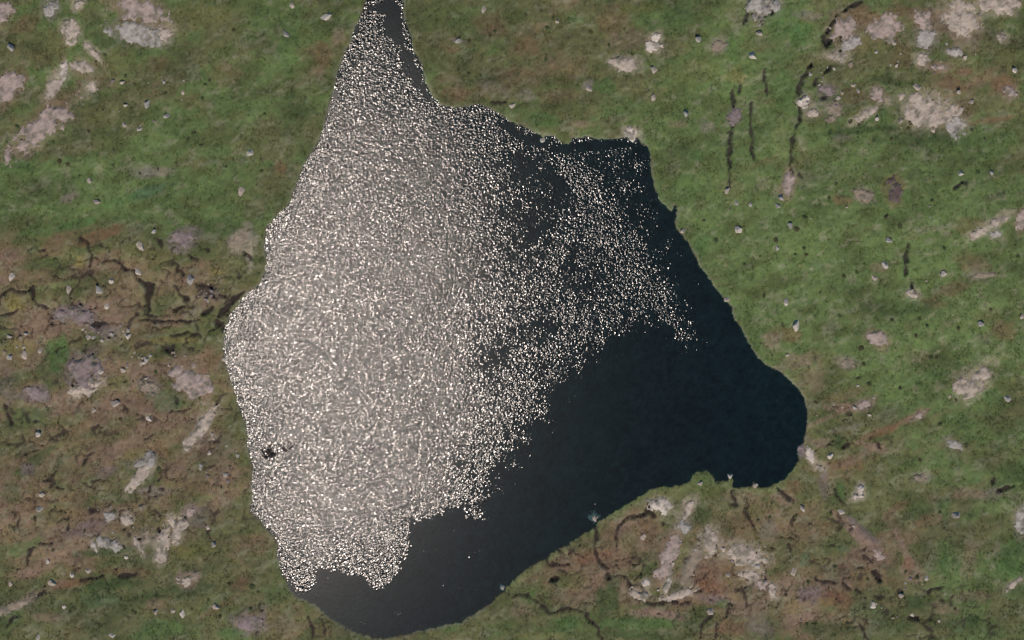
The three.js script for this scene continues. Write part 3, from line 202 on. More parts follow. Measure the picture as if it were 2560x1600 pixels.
function cover(x, z, d, out) {
  const edge = 0.5 * noise(x / 1.3, z / 1.3, 31) + 0.35 * noise(x / 0.5, z / 0.5, 32) + 0.5 * noise(x / 3.1, z / 3.1, 33);
  let green = 0.2, light = 0, total = 0.3;
  for (const [rx, rz, a, b, g, l] of REGIONS) { const q = ((x - rx) / a) ** 2 + ((z - rz) / b) ** 2; if (q < 4) { const w = Math.exp(-q * 1.4); green += g * w; light += l * w; total += w; } }
  green = 1.35 * green / total; light = light / total;
  const slant = 0.36, u = x * Math.cos(slant) - z * Math.sin(slant), v = x * Math.sin(slant) + z * Math.cos(slant), pull = 1.7;
  const t = green + 0.62 * noise(u / (6 * pull), v / 5, 40) + 0.3 * noise(u / (2.2 * pull), v / 1.9, 41) + 0.18 * noise(u / (0.9 * pull), v / 0.8, 42);
  const m = noise(u / (3.2 * pull), v / 2.6, 45), f = noise(u / (0.7 * pull), v / 0.6, 46), ff = noise(x / 0.36, z / 0.36, 47);
  let r, g, b;
  const blend = (c, k) => { r = mix(r, c[0], k); g = mix(g, c[1], k); b = mix(b, c[2], k); };
  [r, g, b] = BASE.mid;
  blend(BASE.dry, step(0.12, -0.45, t)); blend(BASE.bare, 0.85 * step(-0.35, -1.0, t)); blend(BASE.moss, 0.85 * step(0.35, 1.0, t)); blend(BASE.low, 0.75 * step(0.05, 0.75, m + 0.35 * f) * step(-0.8, 0.1, t));
  blend(BASE.ash, 0.5 * step(0.25, 0.95, noise(u / 2.6, v / 1.6, 48) + 0.5 * f + 0.3 * ff));
  for (const p of PATCHES) {
    const dx = x - p.x, dz = z - p.z; if (Math.abs(dx) > p.r || Math.abs(dz) > p.r) continue;
    const q = Math.sqrt(((dx * p.c + dz * p.s) / p.rx) ** 2 + ((-dx * p.s + dz * p.c) / p.ry) ** 2) + 0.45 * edge;
    if (q < 1.25) blend(p.col, p.k * 0.9 * (1 - step(0.55, 1.15, q)));
  }
  // pale sedge along the water, widest on the lower right shore
  const rim = (x > 0 && z > 40 ? 1.7 : 0.7) * (1 + 0.5 * noise(x / 3, z / 3, 50));
  blend(x > -5 && z > 30 ? COVER.e : BASE.ash, 0.65 * (1 - step(rim * 0.5, rim * 1.2, d + 0.3 * f)));
  const k = (1 + 0.9 * light) * (1 + 0.15 * f + 0.16 * ff + 0.13 * noise(x / 1.2, z / 1.2, 51) + 0.16 * noise(u / 14, v / 8, 54) + 0.1 * noise(u / 5, v / 3.4, 55));
  out[0] = 0.85 * r * k * (1 + 0.06 * noise(x / 0.8, z / 0.8, 52)); out[1] = 0.87 * g * k; out[2] = 0.76 * b * k * (1 + 0.08 * noise(x / 0.9, z / 0.9, 53));
}

// the tarn's bed: one dark brown peaty silt all over, mottled
function bedCover(x, z, out) {
  const g = 1 + 0.3 * noise(x / 2.6, z / 2.6, 70) + 0.4 * noise(x / 1.1, z / 1.1, 72) + 0.5 * noise(x / 0.5, z / 0.5, 73);
  out[0] = 0.016 * g; out[1] = 0.019 * g; out[2] = 0.017 * g;
}

// ------------------------------------------------------------------ the ground: one sheet to the horizon, fine where the photograph looks
const matte = (extra = {}) => new THREE.MeshStandardMaterial({ roughness: 1, metalness: 0, vertexColors: true, ...extra });
function add(o, name, kind, label, category, group, parent = scene) {
  o.name = name; o.castShadow = o.receiveShadow = true;
  if (kind) o.userData.kind = kind;
  if (label) o.userData.label = label;
  if (category) o.userData.category = category;
  if (group) o.userData.group = group;
  parent.add(o); return o;
}
function lines(half, fine) { const a = [], inner = Math.round(half / fine); for (let i = -inner; i <= inner; i++) a.push(i * fine); let w = fine, e = inner * fine; const far = []; while (e < 5200) { w *= 1.2; e += w; far.push(e); } return [...far.map((q) => -q).reverse(), ...a, ...far]; }
{
  const xs = lines(136, 0.32), zs = lines(89.6, 0.32), nx = xs.length, nz = zs.length, pos = new Float32Array(nx * nz * 3), col = new Float32Array(nx * nz * 3), deep = new Uint8Array(nx * nz), c = [0, 0, 0];
  for (let j = 0, n = 0; j < nz; j++) for (let i = 0; i < nx; i++, n++) {
    const x = xs[i], z = zs[j], d = fromShore(x, z), core = Math.abs(x) < 136.8 && Math.abs(z) < 90.5;
    let y = swell(x, z, d);
    if (d < -3.4) { deep[n] = 1; pos.set([x, y, z], n * 3); continue; }
    if (core) {
      const [cut, bare] = groove(x, z), near = step(0.1, 1.2, d);
      y += near * (0.08 * noise(x / 1.5, z / 1.5, 60) + 0.08 * noise(x / 0.7, z / 0.7, 61)) - cut;
      cover(x, z, d, c);
      const k = bare * 0.96, p = x > 50 && z < 0 ? WETROCK : PEAT; for (let q = 0; q < 3; q++) c[q] = mix(c[q], p[q] * (1 + 0.3 * noise(x / 0.6, z / 0.6, 62)), k);
      { const wet = (1 - step(0.1, 0.5, d)) * step(-0.25, 0.15, noise(x / 3.2, z / 3.2, 64) + 0.5 * noise(x / 0.8, z / 0.8, 65)); for (let q = 0; q < 3; q++) c[q] = mix(c[q], PEAT[q], 0.85 * wet); }
      if (d < 0.12) { const s = step(0.12, -0.15, d), keep = [...c]; bedCover(x, z, c); for (let q = 0; q < 3; q++) c[q] = mix(keep[q], c[q], s); }
    } else { const t = step(-0.9, 0.1, noise(x / 31, z / 23, 40) + 0.4 * noise(x / 150, z / 130, 41)); for (let q = 0; q < 3; q++) c[q] = 0.85 * mix(BASE.dry[q], BASE.mid[q], t) * (q === 2 ? 0.9 : 1); }
    pos.set([x, y, z], n * 3); col.set(c, n * 3);
  }
  const index = [];
  for (let j = 0; j < nz - 1; j++) for (let i = 0; i < nx - 1; i++) { const a = j * nx + i, b = a + 1, e = a + nx, f = e + 1; if (deep[a] && deep[b] && deep[e] && deep[f]) continue; index.push(a, e, b, b, e, f); }
  const g = new THREE.BufferGeometry();
  g.setAttribute('position', new THREE.BufferAttribute(pos, 3)); g.setAttribute('color', new THREE.BufferAttribute(col, 3)); g.setIndex(index); g.computeVertexNormals();
  add(new THREE.Mesh(g, matte()), 'ground', 'structure');
}

// ------------------------------------------------------------------ the tarn: bed and wind-ruffled water
{
  const s = 0.5, c = [0, 0, 0], pos = [], col = [], index = [], nx = Math.round(160 / s), nz = Math.round(180 / s), dd = [];
  for (let j = 0; j <= nz; j++) for (let i = 0; i <= nx; i++) {
    const x = -80 + i * s, z = -95 + j * s, d = fromShore(x, z), n = fbm(x / 2.4, z / 2.4, 70, 4);
    dd.push(d); pos.push(x, swell(x, z, d) + mix(-0.15, 0.02, step(-2.2, -3.1, d)) + 0.06 * n * step(-3, -5, d), z);
    bedCover(x, z, c); col.push(...c);
  }
  for (let j = 0; j < nz; j++) for (let i = 0; i < nx; i++) { const a = j * (nx + 1) + i, b = a + 1, e = a + nx + 1, f = e + 1; if (Math.min(dd[a], dd[b], dd[e], dd[f]) > -1.9) continue; index.push(a, e, b, b, e, f); }
  const g = new THREE.BufferGeometry();
  g.setAttribute('position', new THREE.Float32BufferAttribute(pos, 3)); g.setAttribute('color', new THREE.Float32BufferAttribute(col, 3)); g.setIndex(index); g.computeVertexNormals();
  add(new THREE.Mesh(g, matte()), 'lake_bed', 'structure');
}
const outline = (...p) => { const q = []; for (let i = 0; i < p.length; i += 2) q.push(P(p[i], p[i + 1])); return q; };
// where the wind reaches the water; the lower right lies in the lee
const WINDY = outline(1700, 250, 1690, 500, 1690, 590, 1700, 660, 1735, 760, 1745, 850, 1690, 840, 1640, 800, 1560, 840, 1440, 920, 1360, 1040, 1270, 1140, 1220, 1230, 1205, 1300, 1150, 1265, 1070, 1300, 1030, 1310, 1012, 1390, 990, 1440, 952, 1472, 915, 1455, 860, 1425, 800, 1425, 790, 1455, 765, 1478, 735, 1462, 690, 1420, 400, 1420, 400, -200, 1100, -200);
const FULL = outline(1080, -200, 1200, 300, 1185, 420, 1150, 520, 1170, 620, 1130, 760, 1090, 880, 1130, 1000, 1110, 1120, 1080, 1230, 1010, 1300, 1000, 1440, 950, 1460, 880, 1380, 800, 1350, 770, 1470, 700, 1430, 400, 1420, 400, -200);
const STREAK = outline(1380, 350, 1470, 430, 1560, 560, 1640, 690, 1730, 850, 1690, 840, 1600, 740, 1520, 640, 1440, 500, 1380, 420);
const BEHIND = outline(1440, 380, 1660, 380, 1830, 760, 1760, 850, 1660, 700, 1560, 520);
// sheltered dark spots: [px, py, radius x, radius y, turn]
const LEE = [[985, 60, 26, 70, -14, 1], [1022, 165, 20, 65, -20, 0.85], [1062, 232, 12, 30, -35, 0.8], [955, 20, 40, 16, 0, 0.9], [892, 72, 8, 14, 25, 1], [838, 236, 9, 15, 10, 1], [823, 276, 7, 10, 0, 0.9], [886, 98, 6, 10, 0, 0.8], [655, 1310, 14, 7, 45, 0.9], [690, 1345, 8, 16, 10, 0.8], [698, 1392, 8, 10, 0, 0.9], [640, 1290, 10, 8, 40, 1], [803, 1428, 18, 12, 0, 0.7], [1275, 320, 36, 12, 24, 0.9], [1345, 352, 40, 14, 12, 0.9], [1410, 372, 40, 14, 5, 0.85], [1500, 362, 70, 12, 0, 0.85], [1600, 372, 22, 14, 20, 0.8], [1625, 440, 10, 50, -8, 0.6], [1670, 540, 22, 14, 40, 0.8], [1330, 420, 60, 40, 20, 0.35], [1390, 480, 50, 60, -20, 0.3], [1340, 830, 70, 30, -10, 0.3], [1230, 870, 60, 30, 0, 0.3], [1420, 1000, 70, 50, 0, 0.6], [1150, 1180, 40, 40, 0, 0.3], [780, 1330, 40, 16, 40, 0.35], [860, 1390, 36, 16, 10, 0.4]]
  .map(([px, py, rx, ry, turn, k]) => { const [x, z] = P(px, py), a = turn * Math.PI / 180; return { x, z, rx: rx / 10, ry: ry / 10, c: Math.cos(a), s: Math.sin(a), k, r: Math.max(rx, ry) / 5 }; });
const DIM = [[1260, 430, 80, 110, 10, 0.45], [1330, 560, 90, 90, 20, 0.5], [1240, 620, 60, 90, 0, 0.35], [1400, 450, 60, 70, -30, 0.5], [1450, 700, 90, 80, -30, 0.3], [1230, 900, 90, 60, 0, 0.4], [1330, 800, 70, 60, 0, 0.4], [1180, 760, 60, 60, 0, 0.2], [1160, 1120, 50, 60, 0, 0.25], [820, 1340, 110, 26, 35, 0.3]]
  .map(([px, py, rx, ry, turn, k]) => { const [x, z] = P(px, py), a = turn * Math.PI / 180; return { x, z, rx: rx / 10, ry: ry / 10, c: Math.cos(a), s: Math.sin(a), k, r: Math.max(rx, ry) / 6 }; });
function ruffle(x, z, d) {                                           // the share of the water that carries wavelets here
  const wob = 1.5 * noise(x / 2.6, z / 2.6, 80) + 0.9 * noise(x / 0.9, z / 0.9, 81), lane = noise((x + 0.5 * z) / 3.4, (z - 0.5 * x) / 22, 83);
  const east = step(-25, 8, x) * step(62, 44, z);
  const w = ring(WINDY, x, z) + wob * mix(0.5, 1.2, east);
  let k = 1 - step(mix(-1.6, -9, east), mix(1.2, 7, east), w);
  if (k <= 0) return 0;
  k *= mix(1, 0.6 + 0.18 * lane, step(-9, 15, ring(FULL, x, z) + 2 * wob));
  for (const p of DIM) {
    const dx = x - p.x, dz = z - p.z; if (Math.abs(dx) > p.r || Math.abs(dz) > p.r) continue;
    k *= 1 - p.k * Math.exp(-1.6 * (((dx * p.c + dz * p.s) / p.rx) ** 2 + ((-dx * p.s + dz * p.c) / p.ry) ** 2)) * (1 + 0.3 * wob);
  }
  const streak = 1 - step(-1.2, 0.9, ring(STREAK, x, z) + 0.5 * wob);
  k *= mix(0.66, 1, Math.max(streak, step(-1.0, 0.5, ring(BEHIND, x, z))));
  k = Math.max(k, streak * (1 - step(-2, 6, w)));
  for (const p of LEE) {
    const dx = x - p.x, dz = z - p.z; if (Math.abs(dx) > p.r || Math.abs(dz) > p.r) continue;
    const q = Math.hypot((dx * p.c + dz * p.s) / p.rx, (-dx * p.s + dz * p.c) / p.ry) + 0.22 * wob;
    k *= 1 - p.k * (1 - step(0.65, 1.25, q));
  }
  return clamp(k);
}
{
  const s = 0.125, x0 = -73, z0 = -93, nx = Math.round(147 / s), nz = Math.round(174 / s), id = new Int32Array((nx + 1) * (nz + 1)).fill(-1), pos = [], index = [];
  // coarse table of shore distance and ruffle, read back with interpolation
  const S = 0.6, cx = Math.ceil(147 / S) + 2, cz = Math.ceil(174 / S) + 2, dist = new Float32Array(cx * cz), wind = new Float32Array(cx * cz);
  for (let j = 0; j < cz; j++) for (let i = 0; i < cx; i++) { const x = x0 + i * S, z = z0 + j * S, d = ring(shore, x, z); dist[j * cx + i] = d; if (d < 1.5) wind[j * cx + i] = ruffle(x, z, d); }
  const read = (t, x, z) => { const a = (x - x0) / S, b = (z - z0) / S, i = Math.floor(a), j = Math.floor(b), u = a - i, v = b - j, n = j * cx + i; return mix(mix(t[n], t[n + 1], u), mix(t[n + cx], t[n + cx + 1], u), v); };
  const A = 0.26;
  for (let j = 0; j <= nz; j++) for (let i = 0; i <= nx; i++) {
    const x = x0 + i * s, z = z0 + j * s; if (read(dist, x, z) > 0.7) continue;
    const off = Math.hypot((x - MIRROR.x), (z - MIRROR.z) * 0.9) / (2 * ALT), k = read(wind, x, z), gate = 1.05 - 2.1 * k;
    const alive = step(gate - 0.22, gate + 0.22, 0.85 * noise(x / 0.38, z / 0.38, 97) + 0.35 * noise(x / 1.7, z / 1.7, 98));
    const slope = 0.003 + alive * (0.074 + 0.45 * Math.max(0, off - 0.07)), coarse = mix(0.5, 0.72, step(0.03, 0.12, off)), fine = Math.sqrt(1 - coarse * coarse);
    const h = slope * (fine * 0.62 * (s / 0.15) * lattice(i, j, 93) + coarse * 0.5 * noise(x / A / 1.15, z / A * 1.1, 90) + 0.12 * noise(x / 1.3, z / 1.1, 92));
    id[j * (nx + 1) + i] = pos.length / 3; pos.push(x, h, z);
  }
  for (let j = 0; j < nz; j++) for (let i = 0; i < nx; i++) { const n = j * (nx + 1) + i, a = id[n], b = id[n + 1], e = id[n + nx + 1], f = id[n + nx + 2]; if (a < 0 || b < 0 || e < 0 || f < 0) continue; index.push(a, e, b, b, e, f); }
  const g = new THREE.BufferGeometry();
  g.setAttribute('position', new THREE.Float32BufferAttribute(pos, 3)); g.setIndex(index); g.computeVertexNormals();
  const water = new THREE.MeshPhysicalMaterial({ color: new THREE.Color().setRGB(0.34, 0.54, 0.56), roughness: 0.13, specularIntensity: 0.6, metalness: 0, ior: 1.333, transmission: 1, thickness: 0 });
  add(new THREE.Mesh(g, water), 'tarn_water', 'structure');
}

// ------------------------------------------------------------------ bare rock slabs
const TONE = { pale: rgb(172, 160, 141), pink: rgb(160, 145, 132), grey: rgb(158, 154, 142), white: rgb(194, 184, 166), purple: rgb(128, 115, 110), dull: rgb(136, 124, 104), dark: rgb(84, 72, 66), peat: rgb(46, 36, 30) };
const rock = new THREE.MeshStandardMaterial({ roughness: 0.95, metalness: 0, vertexColors: true });
const taken = {};
const numbered = (name) => { const n = taken[name] = (taken[name] ?? -1) + 1; return n ? name + '_' + String(n).padStart(3, '0') : name; };
const bareSpots = [];
let salt = 100;
function slab(px, py, rx, ry, turn, tone, high, label, name = 'rock_slab', category = 'rock slab', group = 'bare rock slabs showing through the turf') {
  const [ox, oz] = spot(px, py), a = turn * Math.PI / 180, c = Math.cos(a), s = Math.sin(a), seed = salt += 7, X = rx * 0.112, Z = ry * 0.112, R = Math.max(X, Z) * 1.45 + 0.4, t = clamp(R / 18, 0.16, 0.3), n = Math.ceil(R / t), id = new Map(), pos = [], col = [], index = [], T = TONE[tone];
  bareSpots.push([ox, oz, X, Z, c, s]);
  const oy = swell(ox, oz, fromShore(ox, oz));
  const point = (i, j) => {
    const key = i * 4096 + j; if (id.has(key)) return id.get(key);
    const dx = (i + 0.35 * lattice(i, j, seed)) * t, dz = (j + 0.35 * lattice(i, j, seed + 1)) * t, x = ox + dx, z = oz + dz;
    const q = Math.hypot((dx * c + dz * s) / X, (-dx * s + dz * c) / Z), big = Math.min(1, Math.min(X, Z) / 1.5);
    const f = 1 - q + 0.45 * big * noise(x / 2.1, z / 2.1, seed + 2) + 0.34 * noise(x / 0.8, z / 0.8, seed + 3) + 0.3 * noise(x / 0.36, z / 0.36, seed + 4);
    let v = -1;
    if (f > -0.3) {
      const d = fromShore(x, z), crack = Math.abs(noise(x / 1.5 + 3, z / 1.1, seed + 5)) < 0.06 ? 0.1 : 0;
      const y = swell(x, z, d) + (f < 0 ? f * 0.9 : 0.05 + high * Math.sqrt(Math.min(1, f * 1.3)) * (1 + 0.3 * noise(x / 1.1, z / 1.1, seed + 6)) + 0.09 * noise(x / 0.55, z / 0.55, seed + 8) - crack);
      const m = 0.9 + 0.16 * noise(x / 0.9, z / 0.9, seed + 9) + 0.16 * noise(x / 0.35, z / 0.35, seed + 10), lichen = 0.7 * step(0.1, 0.75, noise(x / 1.2, z / 1.2, seed + 11) + 0.5 * noise(x / 0.4, z / 0.4, seed + 12)) + 0.3 * step(0.4, 0.0, f);
      v = pos.length / 3; pos.push(dx, y - oy, dz); const L = BASE.ash; for (let k = 0; k < 3; k++) col.push(mix(T[k], L[k] * 0.7, tone === 'peat' ? 0 : clamp(lichen)) * m);
    }
    id.set(key, v); return v;
  };
  for (let j = -n; j < n; j++) for (let i = -n; i < n; i++) { const A = point(i, j), B = point(i + 1, j), E = point(i, j + 1), F = point(i + 1, j + 1); if (A >= 0 && E >= 0 && B >= 0) index.push(A, E, B); if (B >= 0 && E >= 0 && F >= 0) index.push(B, E, F); }
  const g = new THREE.BufferGeometry();
  g.setAttribute('position', new THREE.Float32BufferAttribute(pos, 3)); g.setAttribute('color', new THREE.Float32BufferAttribute(col, 3)); g.setIndex(index); g.computeVertexNormals();
  const o = add(new THREE.Mesh(g, rock), numbered(name), 'thing', label, category, group);
  o.position.set(ox, oy, oz);
}
for (const a of SLABS) slab(...a);
for (const [px, py, rx, ry, turn, label] of [[671, 1128, 14, 15, 25, 'larger dark peat islet in the glitter near the lower left shore'], [713, 1115, 15, 9, 15, 'smaller dark peat islet right of the larger one, lower left']]) slab(px, py, rx, ry, turn, 'peat', 1.25, label, 'peat_islet', 'islet', 'peat islets near the lower left shore');

// ------------------------------------------------------------------ boulders and stones
function lump(seed, flat, cuts, fineness = 3) {
  const r = generator(seed); let g = new THREE.IcosahedronGeometry(1, fineness); g.deleteAttribute('uv'); g.deleteAttribute('normal'); g = mergeVertices(g, 1e-4);
  const p = g.attributes.position, col = [], planes = [], v = new THREE.Vector3(), long = 0.85 + 0.5 * r();
  for (let k = 0; k < cuts; k++) planes.push([new THREE.Vector3(r() - 0.5, (r() - 0.25) * 0.8, r() - 0.5).normalize(), 0.45 + 0.3 * r()]);
  for (let i = 0; i < p.count; i++) {
    v.fromBufferAttribute(p, i); const x = v.x, y = v.y, z = v.z;
    v.multiplyScalar(1 + 0.2 * noise(x * 1.6 + 9, z * 1.6 + y * 1.9, seed));
    for (const [n, d] of planes) { const e = v.dot(n) - d; if (e > 0) v.addScaledVector(n, -e * 0.97); }
    v.multiplyScalar(1 + 0.07 * noise(x * 4 + y, z * 4 + y * 3, seed + 1));
    p.setXYZ(i, v.x * long * 1.2, v.y * flat * 1.15, v.z * 1.2);
    const m = 0.85 + 0.22 * noise(x * 3, z * 3 + y * 2, seed + 2) + 0.2 * noise(x * 7, z * 7 + y * 5, seed + 3); col.push(m, m, m * 0.97);
  }
  g.setAttribute('color', new THREE.Float32BufferAttribute(col, 3));
  return toCreasedNormals(g, 0.5);
}
const LUMPS = [lump(11, 0.8, 8), lump(12, 0.9, 9), lump(13, 0.7, 7), lump(14, 0.85, 10), lump(15, 0.75, 8), lump(16, 0.8, 9), lump(17, 0.7, 11)];
const CHIPS = [lump(21, 0.7, 6, 1), lump(22, 0.8, 5, 1), lump(23, 0.6, 6, 1), lump(24, 0.75, 7, 1)];
const stoneMaterial = Object.fromEntries(Object.entries(TONE).map(([k, c]) => [k, new THREE.MeshStandardMaterial({ color: new THREE.Color().setRGB(...c), roughness: 0.95, vertexColors: true })]));
const dice = generator(404);
function stone(name, category, px, py, r, tone, label, group, tall = 1) {
  const [x, z] = spot(px, py), size = r * 0.088, o = add(new THREE.Mesh(category === 'stone' ? CHIPS[Math.floor(dice() * 4)] : LUMPS[Math.floor(dice() * 7)], stoneMaterial[tone]), numbered(name), 'thing', label, category, group);
  const sx = size * (0.9 + 0.3 * dice()), sz = size * (0.85 + 0.25 * dice()), sy = size * tall * (0.85 + 0.3 * dice());
  o.scale.set(sx, sy, sz); o.rotation.y = dice() * 6.28; o.position.set(x, height(x, z) + 0.12 * sy, z);
  bareSpots.push([x, z, size, size, 1, 0]);
}
const BOULDERS = [
  [815, 42, 11, 'white', 'white boulder left of the narrow top inlet'], [728, 13, 8, 'pale', 'pale boulder at the top edge, left of the inlet'], [1144, 102, 9, 'grey', 'flat grey boulder right of the narrow top inlet'], [1209, 24, 7, 'pale', 'small pale boulder near the top edge, right of the inlet'], [1470, 219, 9, 'pale', 'pale boulder in dull turf above the upper shore'], [1746, 98, 9, 'grey', 'grey boulder left of the dull round slab, top right'], [1880, 139, 12, 'white', 'white boulder just below the split grey crag'], [1634, 174, 8, 'pale', 'pale boulder right of the smooth oval slab'], [1634, 244, 7, 'pale', 'small pale boulder above the upper right bay'], [1714, 282, 9, 'grey', 'grey boulder up the bank from the upper right bay'], [1394, 53, 6, 'pale', 'small pale boulder alone in brown turf above the tarn'], [1899, 82, 8, 'pale', 'pale boulder touching the foot of the split grey crag'], [1281, 263, 7, 'pale', 'pale boulder at the bend of the upper shore'], [1356, 350, 7, 'white', 'white stone in the water notch of the upper shore'],
  [1843, 575, 12, 'white', 'white boulder in bright grass right of the upper right bay'], [1706, 577, 9, 'pale', 'pale boulder on the bank at the little side creek'], [1817, 474, 8, 'pale', 'pale boulder above the white one in bright grass'], [1841, 508, 6, 'grey', 'small grey boulder between two others in bright grass'], [1817, 748, 8, 'pale', 'pale boulder on the right shore of the tarn'], [1965, 757, 10, 'white', 'white boulder in grass, far up the bank of the right shore'], [1989, 812, 12, 'white', 'white boulder above the lower right bay'], [1975, 560, 9, 'grey', 'grey boulder in dark turf, right side middle'], [2214, 664, 9, 'white', 'white boulder left of the lone grass fissure'], [2187, 695, 7, 'pale', 'pale boulder down left from the white one by the fissure'], [2359, 682, 9, 'white', 'white boulder right of the lone grass fissure'], [2219, 598, 9, 'grey', 'grey boulder above left of the lone grass fissure'], [2401, 433, 8, 'white', 'narrow white boulder below the upper right slabs'], [2478, 430, 8, 'grey', 'grey boulder near the right edge below the upper slabs'], [1952, 493, 9, 'grey', 'grey boulder at the foot of the upright pinkish slab'], [1944, 514, 8, 'grey', 'lowest grey boulder under the upright pinkish slab'],
  [2536, 175, 8, 'white', 'white boulder at the far right, above the reddish heath'], [2293, 218, 8, 'pale', 'pale boulder above the largest right side slab'], [2396, 230, 8, 'pale', 'pale boulder above right of the largest right side slab'], [2428, 254, 7, 'pale', 'small pale boulder right of the largest right side slab'], [2134, 212, 6, 'pale', 'small pale boulder right of the purple cliff slab'], [2404, 71, 7, 'white', 'white stone lying on the large top right slab'], [2235, 107, 7, 'pale', 'pale stone under the soft pinkish slab, top right'], [2192, 297, 7, 'white', 'white stone at the end of the slanting pale slab'], [2555, 791, 8, 'pale', 'pale boulder cut by the right picture edge'], [2449, 808, 10, 'grey', 'grey boulder above the bright pitted slab'], [2520, 996, 9, 'grey', 'grey boulder right of the bright pitted slab'], [2076, 1139, 7, 'white', 'white stone right of the white upright slab'], [1968, 888, 6, 'pale', 'small pale stone on the bank of the lower right bay'], [2391, 1288, 9, 'pale', 'pale boulder in green turf, lower right'],
  [2102, 1279, 7, 'white', 'white stone at the top of the bare soil strip'], [2134, 1314, 5, 'pale', 'small pale stone lying on the bare soil strip'], [2007, 1270, 8, 'pale', 'pale boulder below the lower right bay'], [2251, 1488, 8, 'pale', 'pale boulder in brown turf near the bottom right'], [2182, 1512, 8, 'white', 'white boulder with a dark hollow beside it, bottom right'], [2280, 1538, 7, 'white', 'white boulder at the black slot, bottom right'], [1983, 1430, 8, 'pale', 'pale boulder above the reddish peat, lower right'], [1777, 1530, 8, 'pale', 'pale boulder in purple peat at the bottom'], [1608, 1344, 8, 'pale', 'pale boulder in the ring shaped peat bank'], [1751, 1207, 8, 'pale', 'pale boulder on the shore spur of the lower shore'], [1888, 1215, 7, 'pale', 'pale stone pointing into the water of the lower right bay'], [1825, 1190, 7, 'white', 'white stone on the little spit of the lower shore'], [1256, 1467, 8, 'grey', 'light grey stone at the lower shore bend'],
  [603, 478, 9, 'pale', 'pale boulder just left of the tarn, above the shore bulge'], [385, 577, 8, 'white', 'white boulder in grass above the peat channels'], [352, 615, 9, 'pale', 'pale boulder below the white one above the peat channels'], [344, 680, 8, 'white', 'white boulder at the head of the black peat pool'], [280, 702, 7, 'white', 'white boulder left of the black peat pool'], [246, 724, 9, 'grey', 'grey boulder in the left peat, upper of two'], [267, 766, 8, 'white', 'whitish boulder in the left peat, lower of two'], [476, 699, 11, 'grey', 'grey boulder among channels near the left shore'], [29, 692, 8, 'white', 'white boulder near the left edge above a yellow patch'], [172, 724, 7, 'pale', 'pale stone above the pair of purple humps'], [241, 504, 7, 'pale', 'pale stone in the bright green streak, left side'], [225, 452, 8, 'pale', 'pale stone above the bright green streak, left side'], [561, 899, 6, 'white', 'white stone at the water on the left shore'], [250, 928, 8, 'white', 'white boulder against the right flank of the purple rock'], [320, 840, 9, 'white', 'whitish boulder in the stony band left of the tarn'],
  [95, 1084, 10, 'white', 'white boulder alone near the left edge, lower half'], [288, 1008, 10, 'pale', 'pale boulder down right of the large purple rock'], [372, 1047, 8, 'white', 'white boulder in a green patch left of the shore'], [235, 1024, 7, 'pale', 'pale stone below the large purple rock'], [26, 891, 9, 'grey', 'grey boulder at the left edge, left one of a pair'], [61, 886, 9, 'pale', 'pale boulder near the left edge, right one of a pair'], [100, 877, 7, 'pale', 'small pale stone left of the large purple rock'], [106, 1234, 8, 'pale', 'pale boulder in the lower left, above a brown patch'], [98, 1272, 9, 'grey', 'grey boulder at the end of a brown patch, lower left'], [317, 1392, 6, 'white', 'small white stone below the smooth grey slab'], [119, 1402, 7, 'white', 'white stone left of the lower left slabs'], [180, 1438, 8, 'white', 'white boulder on pinkish soil, lower left'], [222, 1426, 7, 'pale', 'pale stone right of the one on pinkish soil'], [161, 1515, 7, 'white', 'white stone above a pinkish patch, bottom left'],
  [389, 1528, 8, 'pale', 'leftmost pale stone of the row near the bottom left'], [431, 1528, 7, 'pale', 'second pale stone of the row near the bottom left'], [455, 1532, 8, 'white', 'third and whitest stone of the row near the bottom left'], [540, 1517, 8, 'pale', 'rightmost pale stone of the row near the bottom left'], [26, 1459, 7, 'pale', 'pale stone at the left edge beside pinkish soil'], [130, 1457, 8, 'pale', 'pale boulder right of the pinkish soil, lower left'], [95, 1594, 7, 'white', 'white stone cut by the bottom edge, lower left'], [534, 1360, 9, 'pale', 'pale boulder right of the lower left forked slab'], [518, 1319, 8, 'pale', 'pale boulder by a dark slot near the lower left shore'], [280, 1588, 7, 'white', 'white stone at the bottom edge, below the row of stones'], [29, 118, 10, 'grey', 'grey boulder near the left edge, upper left'], [367, 258, 9, 'grey', 'grey boulder below the broad upper left slabs'], [312, 312, 7, 'pale', 'pale stone at the right tip of the biggest upper left slab'], [348, 322, 7, 'white', 'white stone right of the biggest upper left slab'], [456, 230, 6, 'pale', 'pale stone in dark turf between the upper slabs and inlet'], [626, 382, 9, 'white', 'white stone up the bank from the left shore'], [714, 85, 8, 'grey', 'grey stone in grass left of the narrow top inlet'], [415, 290, 9, 'grey', 'grey stone in dull turf, right of the biggest upper left slab'],
];
for (const [px, py, r, tone, label] of BOULDERS) stone('boulder', 'boulder', px, py, r, tone, label, 'boulders scattered over the moor', 1.15);

